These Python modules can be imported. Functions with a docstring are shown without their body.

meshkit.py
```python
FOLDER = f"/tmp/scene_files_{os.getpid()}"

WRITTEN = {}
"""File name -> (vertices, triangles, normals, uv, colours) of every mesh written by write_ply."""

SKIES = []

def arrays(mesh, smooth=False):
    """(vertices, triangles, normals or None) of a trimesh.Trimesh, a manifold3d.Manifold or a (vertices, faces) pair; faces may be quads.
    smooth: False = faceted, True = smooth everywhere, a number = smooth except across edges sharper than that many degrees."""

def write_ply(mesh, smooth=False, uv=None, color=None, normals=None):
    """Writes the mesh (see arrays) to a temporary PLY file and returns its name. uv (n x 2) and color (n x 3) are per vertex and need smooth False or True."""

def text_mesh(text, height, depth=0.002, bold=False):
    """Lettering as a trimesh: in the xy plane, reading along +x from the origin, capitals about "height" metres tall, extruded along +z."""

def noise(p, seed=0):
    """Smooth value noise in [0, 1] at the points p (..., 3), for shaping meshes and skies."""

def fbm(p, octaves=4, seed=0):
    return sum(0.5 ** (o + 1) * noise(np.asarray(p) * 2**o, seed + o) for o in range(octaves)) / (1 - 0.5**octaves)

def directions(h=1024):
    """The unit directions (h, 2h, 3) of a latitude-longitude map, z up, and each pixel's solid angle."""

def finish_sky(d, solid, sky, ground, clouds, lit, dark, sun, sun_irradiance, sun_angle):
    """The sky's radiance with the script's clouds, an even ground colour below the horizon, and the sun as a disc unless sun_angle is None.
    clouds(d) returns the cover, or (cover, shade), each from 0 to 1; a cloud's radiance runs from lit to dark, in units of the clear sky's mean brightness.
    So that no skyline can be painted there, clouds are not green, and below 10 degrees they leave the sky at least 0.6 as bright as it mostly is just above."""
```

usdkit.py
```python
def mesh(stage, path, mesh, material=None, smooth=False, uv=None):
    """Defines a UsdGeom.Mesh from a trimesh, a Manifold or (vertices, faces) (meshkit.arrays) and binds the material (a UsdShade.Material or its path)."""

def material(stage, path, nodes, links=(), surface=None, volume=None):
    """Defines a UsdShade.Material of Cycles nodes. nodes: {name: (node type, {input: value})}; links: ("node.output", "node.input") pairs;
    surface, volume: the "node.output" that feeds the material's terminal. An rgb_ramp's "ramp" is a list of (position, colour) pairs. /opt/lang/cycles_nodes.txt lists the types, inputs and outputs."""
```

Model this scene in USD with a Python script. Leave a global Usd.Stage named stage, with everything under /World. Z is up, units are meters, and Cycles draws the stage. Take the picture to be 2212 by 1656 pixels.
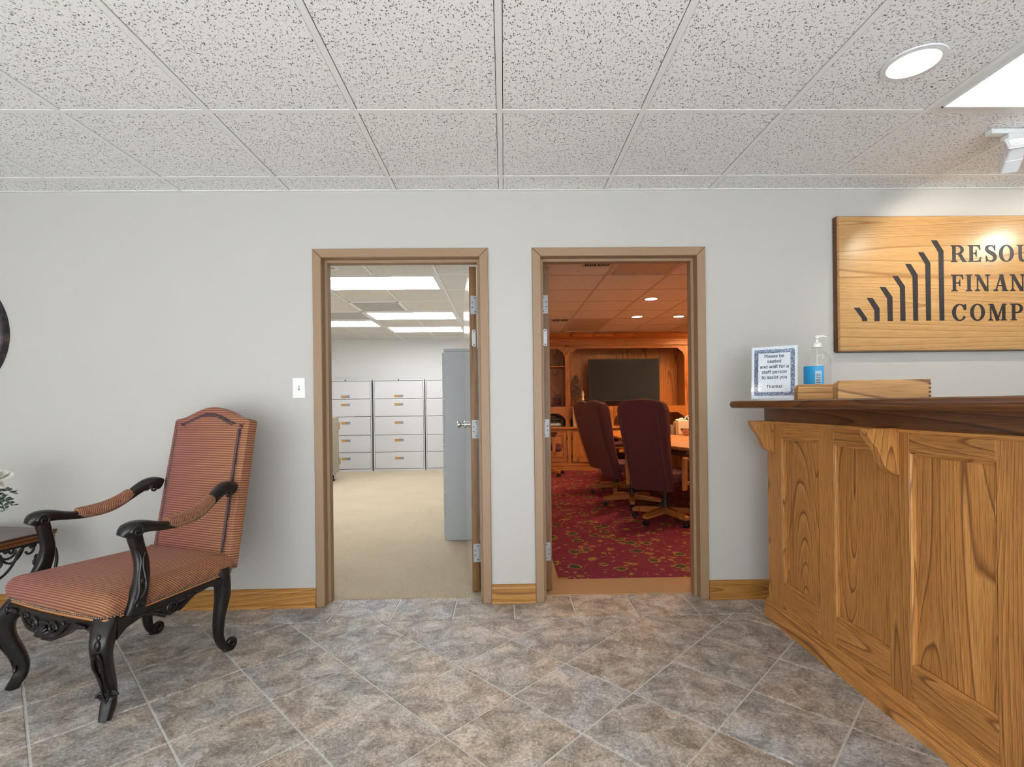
import math, random
import numpy as np, trimesh, usdkit, meshkit
import mapbox_earcut as earcut
from shapely.geometry import Polygon, box as sbox
from shapely import affinity
from pxr import Usd, UsdGeom, UsdLux, UsdShade, Gf, Sdf

stage = Usd.Stage.CreateInMemory()
UsdGeom.SetStageUpAxis(stage, UsdGeom.Tokens.z)
UsdGeom.SetStageMetersPerUnit(stage, 1.0)
UsdGeom.Xform.Define(stage, '/World')
PI = math.pi
rnd = random.Random(7)
CEIL = 2.384

# ------------------------------------------------------------------ camera, daylight, exposure
YAW, ROLL = .0203, -.0122
cam = UsdGeom.Camera.Define(stage, '/World/camera')
cy, sy, cr, sr = math.cos(YAW), math.sin(YAW), math.cos(ROLL), math.sin(ROLL)
fw = np.array([sy, cy, 0]); rt = np.array([cy, -sy, 0]); up = np.array([0, 0, 1.])
R2, U2 = cr * rt + sr * up, -sr * rt + cr * up
EYE = (0, -2.914, 1.1404)
cam.AddTransformOp().Set(Gf.Matrix4d(*R2, 0, *U2, 0, *(-fw), 0, *EYE, 1))
cam.CreateHorizontalApertureAttr(36.0)
cam.CreateVerticalApertureAttr(36.0 * 1656 / 2212)
cam.CreateFocalLengthAttr(1084.2 / 2212 * 36)
cam.CreateHorizontalApertureOffsetAttr(-4.4 / 2212 * 36)
cam.CreateVerticalApertureOffsetAttr(47.2 / 2212 * 36)
cam.CreateExposureAttr(-0.24)

dome = UsdLux.DomeLight.Define(stage, '/World/daylight')
dome.CreateIntensityAttr(2.5)
dome.CreateColorAttr(Gf.Vec3f(.90, .95, 1.0))
sun = UsdLux.DistantLight.Define(stage, '/World/sun')
sun.CreateIntensityAttr(10.5); sun.CreateNormalizeAttr(True); sun.CreateAngleAttr(.6); sun.CreateColorAttr(Gf.Vec3f(.84, .93, 1.06))
sun.AddRotateXYZOp().Set(Gf.Vec3f(57., 0., 8.))
TROFFER_LEVEL, DOWNLIGHT_LEVEL, WARM_LEVEL = 2.6, 12.0, 440.0
FILE_LEVEL = 15.0

# ------------------------------------------------------------------ materials
MAT = {}
def mat(name, nodes, links=(), surface='p.BSDF'):
    MAT[name] = usdkit.material(stage, f'/World/Looks/{name}', nodes, links, surface=surface)
    return MAT[name]

def plain(name, color, rough=.5, metal=0, spec=None, **kw):
    d = {'base_color': color, 'roughness': rough, 'metallic': metal, **kw}
    return mat(name, {'p': ('principled_bsdf', d)})

def glow(name, color, strength):
    return mat(name, {'e': ('emission', {'color': color, 'strength': strength})}, surface='e.emission')

def wood(name, light, mid, dark, axis='z', rings=26., field=2.6, rough=.38, coat=0.0, pores=.5, squeeze=.07, off=(0, 0, 0)):
    """Oak: contour lines of a noise field stretched along the grain, plus short dark pores."""
    s = {'x': (squeeze, 1, 1), 'y': (1, squeeze, 1), 'z': (1, 1, squeeze)}[axis]
    fine = {'x': (.03, 1, 1), 'y': (1, .03, 1), 'z': (1, 1, .03)}[axis]
    return mat(name, {
        't': ('texture_coordinate', {}), 'o': ('object_info', {}),
        'rv': ('combine_xyz', {}), 'rm': ('math', {'math_type': 'multiply', 'value2': 23.}),
        'ad': ('vector_math', {'math_type': 'add'}),
        'm': ('mapping', {'scale': s, 'location': off}), 'm2': ('mapping', {'scale': fine}),
        'w': ('noise_texture', {'scale': field, 'detail': 1.2, 'roughness': .35, 'distortion': .25}),
        'k': ('math', {'math_type': 'multiply', 'value2': rings}),
        'fr': ('math', {'math_type': 'fraction'}),
        'r': ('rgb_ramp', {'ramp': [(0, light), (.45, mid), (.80, mid), (.93, dark), (1, light)]}),
        'n2': ('noise_texture', {'scale': 330., 'detail': 2.5, 'roughness': .65}),
        'r2': ('rgb_ramp', {'ramp': [(.30, (1 - pores, 1 - pores, 1 - pores)), (.55, (1, 1, 1))]}),
        'n3': ('noise_texture', {'scale': 3.2, 'detail': 2.}),
        'r3': ('rgb_ramp', {'ramp': [(.3, (.78, .76, .74)), (.7, (1.12, 1.12, 1.12))]}),
        'x': ('mix', {'mix_type': 'multiply', 'fac': 1.0}), 'x3': ('mix', {'mix_type': 'multiply', 'fac': 1.0}),
        'b': ('bump', {'strength': .12, 'distance': .002}),
        'p': ('principled_bsdf', {'roughness': rough, 'coat_weight': coat, 'coat_roughness': .12})},
        [('o.random', 'rm.value1'), ('rm.value', 'rv.x'), ('rm.value', 'rv.y'), ('rm.value', 'rv.z'),
         ('t.object', 'ad.vector1'), ('rv.vector', 'ad.vector2'), ('ad.vector', 'm.vector'), ('ad.vector', 'm2.vector'),
         ('m.vector', 'w.vector'), ('w.fac', 'k.value1'), ('k.value', 'fr.value1'), ('fr.value', 'r.fac'),
         ('m2.vector', 'n2.vector'), ('n2.fac', 'r2.fac'), ('m.vector', 'n3.vector'), ('n3.fac', 'r3.fac'),
         ('r.color', 'x.color1'), ('r2.color', 'x.color2'), ('x.color', 'x3.color1'), ('r3.color', 'x3.color2'),
         ('x3.color', 'p.base_color'), ('n2.fac', 'b.height'), ('b.normal', 'p.normal')])

def woods(name, l, m, d, **kw):
    for a in 'xyz':
        wood(f'{name}_{a}', l, m, d, axis=a, **kw)

woods('honey_oak', (.67, .310, .090), (.57, .245, .062), (.25, .092, .022), rings=66, rough=.42, pores=.5, field=3.0)
woods('dark_oak', (.185, .068, .021), (.130, .044, .014), (.040, .014, .006), rings=56, rough=.33, pores=.45)
woods('box_oak', (.66, .36, .135), (.56, .285, .098), (.24, .095, .03), rings=70, rough=.5, pores=.35)
wood('sign_oak', (.62, .36, .150), (.55, .31, .118), (.36, .175, .058), axis='x', rings=46, rough=.27, coat=.0, pores=.25, off=(3.1, 1.7, 5.45))
wood('pine_base', (.47, .235, .055), (.40, .180, .036), (.22, .085, .018), axis='x', rings=40, rough=.42, pores=.25)
woods('orange_oak', (.55, .225, .056), (.46, .172, .040), (.23, .075, .016), rings=16, rough=.40, pores=.3, field=3.)
woods('chair_oak', (.50, .20, .055), (.42, .155, .038), (.24, .08, .02), rings=14, rough=.4, pores=.25)
wood('door_edge', (.26, .115, .022), (.215, .090, .016), (.13, .05, .010), axis='z', rings=10, rough=.45)
wood('table_top_wood', (.10, .040, .026), (.075, .028, .019), (.04, .014, .010), axis='x', rings=10, rough=.26, pores=.3)
wood('door_face', (.33, .24, .17), (.30, .215, .15), (.22, .15, .10), axis='z', rings=8, rough=.08, coat=1.0, pores=.1)
plain('table_edge', (.16, .058, .020), .28)

def paint(name, color, rough=.55, bump=.05, scale=260.):
    return mat(name, {'t': ('texture_coordinate', {}), 'n': ('noise_texture', {'scale': scale, 'detail': 3.}),
        'b': ('bump', {'strength': bump, 'distance': .002}),
        'p': ('principled_bsdf', {'base_color': color, 'roughness': rough})},
        [('t.object', 'n.vector'), ('n.fac', 'b.height'), ('b.normal', 'p.normal')])
paint('wall_paint', (.490, .464, .437), .6, .12, 180.)
paint('file_wall_paint', (.70, .69, .665), .6, .1, 180.)
paint('conf_wall_paint', (.42, .30, .22), .7)
paint('frame_paint', (.300, .186, .106), .48, .06, 120.)
paint('outside_ground', (.50, .49, .46), .9)
plain('grid_white', (.84, .825, .815), .45)
plain('dark_gap', (.03, .03, .03), .9)
plain('white_plastic', (.80, .79, .77), .35)
plain('white_enamel', (.76, .765, .78), .35)
plain('grey_enamel', (.40, .41, .42), .45)
plain('cabinet_white', (.50, .495, .50), .45)
plain('cabinet_tan', (.27, .225, .16), .5)
plain('steel', (.62, .62, .64), .28, 1.0)
plain('plate_metal', (.40, .40, .42), .45, .6)
plain('satin_nickel', (.60, .60, .60), .22, 1.0)
plain('hinge_zinc', (.35, .355, .37), .5, .35)
plain('brass_dull', (.42, .33, .22), .4, .8)
plain('black_plastic', (.012, .012, .013), .4)
plain('slot_dark', (.02, .02, .02), .8)
plain('handle_orange', (.48, .22, .035), .5)
plain('handle_grey', (.22, .22, .22), .4)
plain('screen', (.030, .037, .046), .15, specular_ior_level=.08)
plain('iron', (.018, .017, .017), .42, .3)
plain('paper_white', (.78, .80, .86), .6)
plain('ink_blue', (.025, .035, .085), .6)
plain('label_blue', (.015, .33, .68), .4)
plain('label_pale', (.45, .62, .74), .4)
plain('ink_black', (.016, .011, .012), .5)
plain('cream_paper', (.70, .62, .50), .7)
plain('book_brown', (.20, .12, .07), .6)
plain('book_grey', (.30, .27, .25), .6)
plain('pink_china', (.75, .45, .42), .25)
plain('kraft', (.50, .34, .17), .75)
plain('dark_cloth', (.05, .045, .045), .8)
plain('rosewood', (.055, .016, .012), .3)
plain('cream_china', (.75, .68, .58), .3)
plain('stem_green', (.045, .075, .035), .6)
plain('leaf_grey_green', (.075, .105, .080), .6)
plain('petal', (.84, .79, .70), .6, subsurface_weight=.15, subsurface_scale=.01)
plain('vent_grey', (.55, .53, .50), .5)
plain('lens_off', (.47, .41, .36), .4)
plain('nail_brass', (.30, .24, .17), .35, .9)
plain('gimp', (.42, .18, .075), .7)
plain('welt_dark', (.085, .045, .05), .7)
plain('reveal_grey', (.26, .26, .27), .6)
plain('reveal_dark', (.03, .012, .006), .7)
mat('carved_black', {'t': ('texture_coordinate', {}), 'n': ('noise_texture', {'scale': 30., 'detail': 3.}),
    'r': ('rgb_ramp', {'ramp': [(.35, (.006, .005, .0055)), (.70, (.014, .010, .009))]}),
    'p': ('principled_bsdf', {'roughness': .30, 'specular_ior_level': .35, 'coat_weight': .15, 'coat_roughness': .15})},
    [('t.object', 'n.vector'), ('n.fac', 'r.fac'), ('r.color', 'p.base_color')])
mat('bronze', {'t': ('texture_coordinate', {}), 'n': ('noise_texture', {'scale': 14., 'detail': 5., 'roughness': .7}),
    'r': ('rgb_ramp', {'ramp': [(.42, (.030, .024, .030)), (.56, (.06, .045, .05)), (.66, (.16, .085, .035))]}),
    'p': ('principled_bsdf', {'roughness': .33, 'metallic': .35})},
    [('t.object', 'n.vector'), ('n.fac', 'r.fac'), ('r.color', 'p.base_color')])
mat('mirror_glass', {'p': ('principled_bsdf', {'base_color': (.8, .8, .8), 'metallic': 1., 'roughness': .02})})
mat('clear_plastic', {'t': ('transparent_bsdf', {'color': (.97, .98, .98)}), 'g': ('glossy_bsdf', {'roughness': .05, 'color': (1, 1, 1)}),
    'f': ('layer_weight', {'blend': .5}), 'pw': ('math', {'math_type': 'power', 'value2': 3.}), 'fm': ('math', {'math_type': 'multiply_add', 'value2': .55, 'value3': .05}), 'x': ('mix_closure', {})},
    [('f.facing', 'pw.value1'), ('pw.value', 'fm.value1'), ('fm.value', 'x.fac'), ('t.BSDF', 'x.closure1'), ('g.BSDF', 'x.closure2')], surface='x.closure')
mat('window_glass', {'t': ('transparent_bsdf', {'color': (.96, .98, .97)}), 'g': ('glossy_bsdf', {'roughness': .0, 'color': (1, 1, 1)}),
    'f': ('layer_weight', {'blend': .5}), 'pw': ('math', {'math_type': 'power', 'value2': 3.}), 'fm': ('math', {'math_type': 'multiply_add', 'value2': .55, 'value3': .05}), 'x': ('mix_closure', {})},
    [('f.facing', 'pw.value1'), ('pw.value', 'fm.value1'), ('fm.value', 'x.fac'), ('t.BSDF', 'x.closure1'), ('g.BSDF', 'x.closure2')], surface='x.closure')
glow('troffer_light', (1.0, .97, .93), TROFFER_LEVEL)
glow('file_light', (.97, .985, 1.0), FILE_LEVEL)
glow('down_light', (1.0, .97, .92), DOWNLIGHT_LEVEL)
glow('warm_light', (1.0, .60, .30), WARM_LEVEL)
glow('spot_lamp', (1.0, .93, .82), 12.)

def mineral_tile(name, base, hole):
    """Fissured mineral fibre: small dark pits of uneven size, some of them drawn out."""
    return mat(name, {'t': ('texture_coordinate', {}),
        'd': ('noise_texture', {'scale': 70., 'detail': 2.}), 'ds': ('vector_math', {'math_type': 'scale', 'scale': .010}),
        'ad': ('vector_math', {'math_type': 'add'}), 'm': ('mapping', {'scale': (1, .62, 1)}),
        'v': ('voronoi_texture', {'scale': 165., 'randomness': 1.}),
        'z': ('noise_texture', {'scale': 80., 'detail': 2., 'roughness': .6}), 'zr': ('map_range', {'from_min': .36, 'from_max': .64, 'to_min': .05, 'to_max': .42, 'clamp': True}),
        'lt': ('math', {'math_type': 'subtract'}), 'st': ('map_range', {'from_min': -.10, 'from_max': .07, 'to_min': 1., 'to_max': 0., 'clamp': True}),
        'n2': ('noise_texture', {'scale': 260., 'detail': 2.}), 'r2': ('rgb_ramp', {'ramp': [(.3, tuple(.90 * c for c in base)), (.7, base)]}),
        'x': ('mix', {'color2': hole}),
        'b': ('bump', {'strength': .5, 'distance': .004, 'invert': True}),
        'p': ('principled_bsdf', {'roughness': .9})},
        [('t.object', 'd.vector'), ('d.color', 'ds.vector1'), ('t.object', 'ad.vector1'), ('ds.vector', 'ad.vector2'), ('ad.vector', 'm.vector'), ('m.vector', 'v.vector'),
         ('t.object', 'z.vector'), ('z.fac', 'zr.value'), ('v.distance', 'lt.value1'), ('zr.result', 'lt.value2'), ('lt.value', 'st.value'),
         ('t.object', 'n2.vector'), ('n2.fac', 'r2.fac'), ('r2.color', 'x.color1'), ('st.result', 'x.fac'), ('x.color', 'p.base_color'),
         ('st.result', 'b.height'), ('b.normal', 'p.normal')])
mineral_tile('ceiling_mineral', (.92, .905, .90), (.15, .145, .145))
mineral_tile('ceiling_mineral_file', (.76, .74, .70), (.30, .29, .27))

def stone(name, tint):
    a, b, c = [tuple(x * t for x, t in zip(col, tint)) for col in ((.170, .147, .128), (.375, .345, .312), (.66, .635, .60))]
    return mat(name, {'t': ('texture_coordinate', {}), 'm': ('mapping', {'scale': (1, 1.0, 1)}), 'o': ('object_info', {}),
        'rm': ('math', {'math_type': 'multiply', 'value2': 31.}), 'rv': ('combine_xyz', {}), 'ad': ('vector_math', {'math_type': 'add'}),
        'n1': ('noise_texture', {'scale': 9., 'detail': 7., 'roughness': .72, 'distortion': .7}),
        'n2': ('noise_texture', {'scale': 95., 'detail': 5., 'roughness': .8, 'distortion': .8}),
        'n3': ('noise_texture', {'scale': 240., 'detail': 2., 'roughness': .7, 'distortion': 1.5}),
        's': ('math', {'math_type': 'multiply_add', 'value2': .5, 'value3': .0}), 's2': ('math', {'math_type': 'multiply_add', 'value2': .5}),
        'r': ('rgb_ramp', {'ramp': [(.40, a), (.50, b), (.595, c)]}),
        'r3': ('rgb_ramp', {'ramp': [(.60, (0, 0, 0)), (.70, (1, 1, 1))]}),
        'x': ('mix', {'color2': tuple(min(.62, 1.45 * v) for v in c)}),
        'cv': ('noise_texture', {'scale': 3.5, 'detail': 2.}), 'cr': ('rgb_ramp', {'ramp': [(.35, (1.06, .98, .90)), (.65, (.92, .97, 1.03))]}),
        'xc': ('mix', {'mix_type': 'multiply', 'fac': 1.}), 'f3': ('math', {'math_type': 'multiply', 'value2': .55}),
        'b': ('bump', {'strength': .22, 'distance': .003}),
        'p': ('principled_bsdf', {'roughness': .58, 'specular_ior_level': .35})},
        [('o.random', 'rm.value1'), ('rm.value', 'rv.x'), ('rm.value', 'rv.y'), ('t.object', 'ad.vector1'), ('rv.vector', 'ad.vector2'),
         ('ad.vector', 'n1.vector'), ('ad.vector', 'n2.vector'), ('ad.vector', 'n3.vector'), ('ad.vector', 'cv.vector'),
         ('n1.fac', 's.value1'), ('n2.fac', 's2.value1'), ('s.value', 's2.value3'), ('s2.value', 'r.fac'),
         ('n3.fac', 'r3.fac'), ('r3.color', 'f3.value1'), ('f3.value', 'x.fac'), ('r.color', 'x.color1'), ('cv.fac', 'cr.fac'), ('x.color', 'xc.color1'), ('cr.color', 'xc.color2'),
         ('xc.color', 'p.base_color'), ('n2.fac', 'b.height'), ('b.normal', 'p.normal')])
stone('stone_grey', (1.0, 1.0, 1.03)); stone('stone_brown', (1.0, .975, .95)); stone('stone_warm', (1.06, 1.02, .98))
mat('grout', {'t': ('texture_coordinate', {}), 'n': ('noise_texture', {'scale': 90., 'detail': 4.}),
    'r': ('rgb_ramp', {'ramp': [(.35, (.60, .58, .545)), (.65, (.74, .72, .68))]}), 'p': ('principled_bsdf', {'roughness': .9})},
    [('t.object', 'n.vector'), ('n.fac', 'r.fac'), ('r.color', 'p.base_color')])
mat('beige_carpet', {'t': ('texture_coordinate', {}), 'm': ('mapping', {'rotation': (0, 0, .75)}),
    'v': ('voronoi_texture', {'scale': 90., 'randomness': .35}), 'n': ('noise_texture', {'scale': 2.2, 'detail': 4.}),
    'r': ('rgb_ramp', {'ramp': [(.0, (.50, .415, .285)), (.55, (.40, .325, .215)), (1., (.23, .185, .12))]}),
    'rn': ('rgb_ramp', {'ramp': [(.30, (.94, .935, .93)), (.70, (1.03, 1.03, 1.03))]}), 'x': ('mix', {'mix_type': 'multiply', 'fac': 1.}),
    'b': ('bump', {'strength': .6, 'distance': .006, 'invert': True}), 'p': ('principled_bsdf', {'roughness': .95, 'sheen_weight': .15})},
    [('t.object', 'm.vector'), ('m.vector', 'v.vector'), ('t.object', 'n.vector'), ('v.distance', 'r.fac'), ('n.fac', 'rn.fac'), ('r.color', 'x.color1'), ('rn.color', 'x.color2'),
     ('x.color', 'p.base_color'), ('v.distance', 'b.height'), ('b.normal', 'p.normal')])
mat('border_carpet', {'t': ('texture_coordinate', {}), 'n': ('noise_texture', {'scale': 220., 'detail': 3.}),
    'r': ('rgb_ramp', {'ramp': [(.3, (.40, .245, .125)), (.7, (.52, .33, .175))]}), 'b': ('bump', {'strength': .5, 'distance': .004}),
    'p': ('principled_bsdf', {'roughness': .95})},
    [('t.object', 'n.vector'), ('n.fac', 'r.fac'), ('r.color', 'p.base_color'), ('n.fac', 'b.height'), ('b.normal', 'p.normal')])
RED, GOLD, OLIVE = (.20, .006, .042), (.34, .20, .04), (.040, .046, .018)
mat('leaf_carpet', {'t': ('texture_coordinate', {}), 'd': ('noise_texture', {'scale': 16., 'detail': 3.}), 'ds': ('vector_math', {'math_type': 'scale', 'scale': .085}),
    'ad': ('vector_math', {'math_type': 'add'}), 'm': ('mapping', {'scale': (1., 1., 0)}),
    'v': ('voronoi_texture', {'scale': 6.4, 'randomness': .9}), 'v2': ('voronoi_texture', {'scale': 15., 'randomness': 1.}),
    'r': ('rgb_ramp', {'ramp': [(0, OLIVE), (.235, OLIVE), (.26, GOLD), (.315, GOLD), (.335, RED), (1, RED)]}),
    'a': ('rgb_ramp', {'ramp': [(.315, (1, 1, 1)), (.335, (0, 0, 0))]}),
    'r2': ('rgb_ramp', {'ramp': [(0, OLIVE), (.10, GOLD), (.22, GOLD), (.25, RED), (1, RED)]}),
    'vn': ('noise_texture', {'scale': 3.3, 'detail': 1.5, 'distortion': .8}), 'vk': ('math', {'math_type': 'multiply', 'value2': 9.}), 'vf': ('math', {'math_type': 'fraction'}),
    'vr': ('rgb_ramp', {'ramp': [(.455, (0, 0, 0)), (.48, (1, 1, 1)), (.51, (1, 1, 1)), (.535, (0, 0, 0))]}),
    'vx': ('mix', {'color2': (.26, .14, .03)}), 'x': ('mix', {}), 'vm': ('math', {'math_type': 'multiply', 'value2': .65}),
    'sp': ('noise_texture', {'scale': 150., 'detail': 2.}), 'sr': ('rgb_ramp', {'ramp': [(.3, (.62, .62, .62)), (.7, (1.25, 1.25, 1.25))]}), 'xs': ('mix', {'mix_type': 'multiply', 'fac': 1.}),
    'b': ('bump', {'strength': .4, 'distance': .004}), 'p': ('principled_bsdf', {'roughness': .95})},
    [('t.object', 'd.vector'), ('d.color', 'ds.vector1'), ('t.object', 'ad.vector1'), ('ds.vector', 'ad.vector2'), ('ad.vector', 'm.vector'),
     ('m.vector', 'v.vector'), ('m.vector', 'v2.vector'), ('v.distance', 'r.fac'), ('v.distance', 'a.fac'), ('v2.distance', 'r2.fac'),
     ('t.object', 'vn.vector'), ('vn.fac', 'vk.value1'), ('vk.value', 'vf.value1'), ('vf.value', 'vr.fac'), ('vr.color', 'vm.value1'), ('vm.value', 'vx.fac'), ('r2.color', 'vx.color1'),
     ('a.color', 'x.fac'), ('vx.color', 'x.color1'), ('r.color', 'x.color2'), ('t.object', 'sp.vector'), ('sp.fac', 'sr.fac'), ('x.color', 'xs.color1'), ('sr.color', 'xs.color2'),
     ('xs.color', 'p.base_color'), ('sp.fac', 'b.height'), ('b.normal', 'p.normal')])
mat('burgundy', {'t': ('texture_coordinate', {}), 'n': ('noise_texture', {'scale': 300., 'detail': 2.}), 'b': ('bump', {'strength': .25, 'distance': .002}),
    'r': ('rgb_ramp', {'ramp': [(.3, (.060, .009, .013)), (.7, (.090, .015, .019))]}),
    'p': ('principled_bsdf', {'roughness': .85, 'sheen_weight': .05, 'sheen_roughness': .4, 'sheen_tint': (.9, .35, .35)})},
    [('t.object', 'n.vector'), ('n.fac', 'r.fac'), ('r.color', 'p.base_color'), ('n.fac', 'b.height'), ('b.normal', 'p.normal')])

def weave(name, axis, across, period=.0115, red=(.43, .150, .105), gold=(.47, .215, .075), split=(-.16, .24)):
    """Ribbed two-colour cloth: ribs along `axis` (a direction in the chair's own space), small gaps across; the sheen turning from rust to gold is painted across the width."""
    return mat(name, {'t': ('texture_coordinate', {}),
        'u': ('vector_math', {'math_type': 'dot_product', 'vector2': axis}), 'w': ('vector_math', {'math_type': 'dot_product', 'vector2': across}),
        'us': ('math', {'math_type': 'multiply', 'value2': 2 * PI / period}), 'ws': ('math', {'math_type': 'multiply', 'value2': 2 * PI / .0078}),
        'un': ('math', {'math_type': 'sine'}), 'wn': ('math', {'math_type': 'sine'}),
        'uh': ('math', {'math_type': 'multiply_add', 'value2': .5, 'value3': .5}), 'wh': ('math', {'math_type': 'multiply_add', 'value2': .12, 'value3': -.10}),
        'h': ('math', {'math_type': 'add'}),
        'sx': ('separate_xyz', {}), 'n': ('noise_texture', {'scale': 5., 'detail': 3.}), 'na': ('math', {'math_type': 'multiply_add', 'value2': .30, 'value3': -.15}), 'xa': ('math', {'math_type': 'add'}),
        'g': ('map_range', {'from_min': split[0], 'from_max': split[1], 'to_min': 0., 'to_max': 1., 'clamp': True}),  # gold side of the cloth's sheen painted in as a colour ramp
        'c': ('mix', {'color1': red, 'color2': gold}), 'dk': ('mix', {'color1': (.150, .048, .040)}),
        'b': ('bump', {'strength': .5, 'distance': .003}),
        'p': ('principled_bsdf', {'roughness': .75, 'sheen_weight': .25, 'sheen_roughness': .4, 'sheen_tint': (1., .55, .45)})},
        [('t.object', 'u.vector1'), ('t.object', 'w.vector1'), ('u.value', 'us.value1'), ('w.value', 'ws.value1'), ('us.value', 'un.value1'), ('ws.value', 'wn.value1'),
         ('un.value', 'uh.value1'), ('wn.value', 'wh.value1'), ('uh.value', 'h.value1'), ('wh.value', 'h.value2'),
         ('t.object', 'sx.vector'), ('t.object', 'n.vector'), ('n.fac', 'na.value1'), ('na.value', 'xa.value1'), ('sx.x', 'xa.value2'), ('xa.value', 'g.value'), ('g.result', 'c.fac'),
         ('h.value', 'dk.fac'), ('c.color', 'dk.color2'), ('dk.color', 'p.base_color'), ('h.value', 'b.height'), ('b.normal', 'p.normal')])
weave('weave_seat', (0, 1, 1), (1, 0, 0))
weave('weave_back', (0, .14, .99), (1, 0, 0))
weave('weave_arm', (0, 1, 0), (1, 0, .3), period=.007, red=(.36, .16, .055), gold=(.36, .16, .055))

# ------------------------------------------------------------------ mesh helpers
cat = trimesh.util.concatenate
def T(mesh, loc=(0, 0, 0), rz=0, rx=0, ry=0):
    m = mesh.copy()
    for ang, ax in ((rx, [1, 0, 0]), (ry, [0, 1, 0]), (rz, [0, 0, 1])):
        if ang: m.apply_transform(trimesh.transformations.rotation_matrix(ang, ax))
    m.apply_translation(loc); return m

def bx(x0, x1, y0, y1, z0, z1, bev=0.0):
    lo, hi = np.minimum((x0, y0, z0), (x1, y1, z1)), np.maximum((x0, y0, z0), (x1, y1, z1))
    bev = min(bev, .49 * float((hi - lo).min()))
    if bev <= 0:
        return trimesh.creation.box(bounds=[lo, hi])
    pts = []
    for s in np.ndindex(2, 2, 2):
        c = np.where(s, hi, lo); inn = np.where(s, hi - bev, lo + bev)
        for k in range(3):
            p = inn.copy(); p[k] = c[k]; pts.append(p)
    return trimesh.convex.convex_hull(np.array(pts))

def tri2d(p):
    return earcut.triangulate_float64(np.asarray(p, float), np.array([len(p)], np.uint32)).reshape(-1, 3)

def ccw(p):
    p = np.asarray(p, float)
    a = np.sum(p[:, 0] * np.roll(p[:, 1], -1) - np.roll(p[:, 0], -1) * p[:, 1])
    return p if a > 0 else p[::-1]

def inset(p, d):
    """Moves every edge of a counter-clockwise outline inwards by d, keeping the vertex count."""
    p = np.asarray(p, float)
    if abs(d) < 1e-9: return p.copy()
    e = np.roll(p, -1, 0) - p; e /= np.maximum(np.linalg.norm(e, axis=1, keepdims=True), 1e-9)
    n = np.stack([-e[:, 1], e[:, 0]], 1); n0 = np.roll(n, 1, 0)
    b = n + n0; L = np.einsum('ij,ij->i', b, b)
    return p + b * (2 * d / np.maximum(L, 1.0))[:, None]

def loft(rings, cap0=True, cap1=True):
    """rings: list of (n,3) closed loops, counter-clockwise seen from the far end."""
    n = len(rings[0]); v = np.vstack(rings); f = []; caps = [v]; nv = len(v)
    i = np.arange(n); j = (i + 1) % n
    for k in range(len(rings) - 1):
        a, b = k * n, (k + 1) * n
        f.append(np.stack([a + i, a + j, b + j], 1)); f.append(np.stack([a + i, b + j, b + i], 1))
    for on, r, flip, off in ((cap0, rings[0], True, 0), (cap1, rings[-1], False, (len(rings) - 1) * n)):
        if on:
            r = np.asarray(r); c = r.mean(0); q = r - c
            w = np.linalg.svd(q, full_matrices=False)[2]
            t = tri2d(q @ w[:2].T)
            nr = np.zeros(3)
            for k in range(len(r)): nr += np.cross(q[k], q[(k + 1) % len(r)])
            tn = sum(np.cross(q[x[1]] - q[x[0]], q[x[2]] - q[x[0]]) for x in t)
            if (tn @ nr < 0) != flip: t = t[:, ::-1]
            f.append(t + nv); caps.append(r); nv += len(r)      # caps keep their own vertices, so that they stay flat
    return trimesh.Trimesh(np.vstack(caps), np.vstack(f), process=False)

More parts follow.
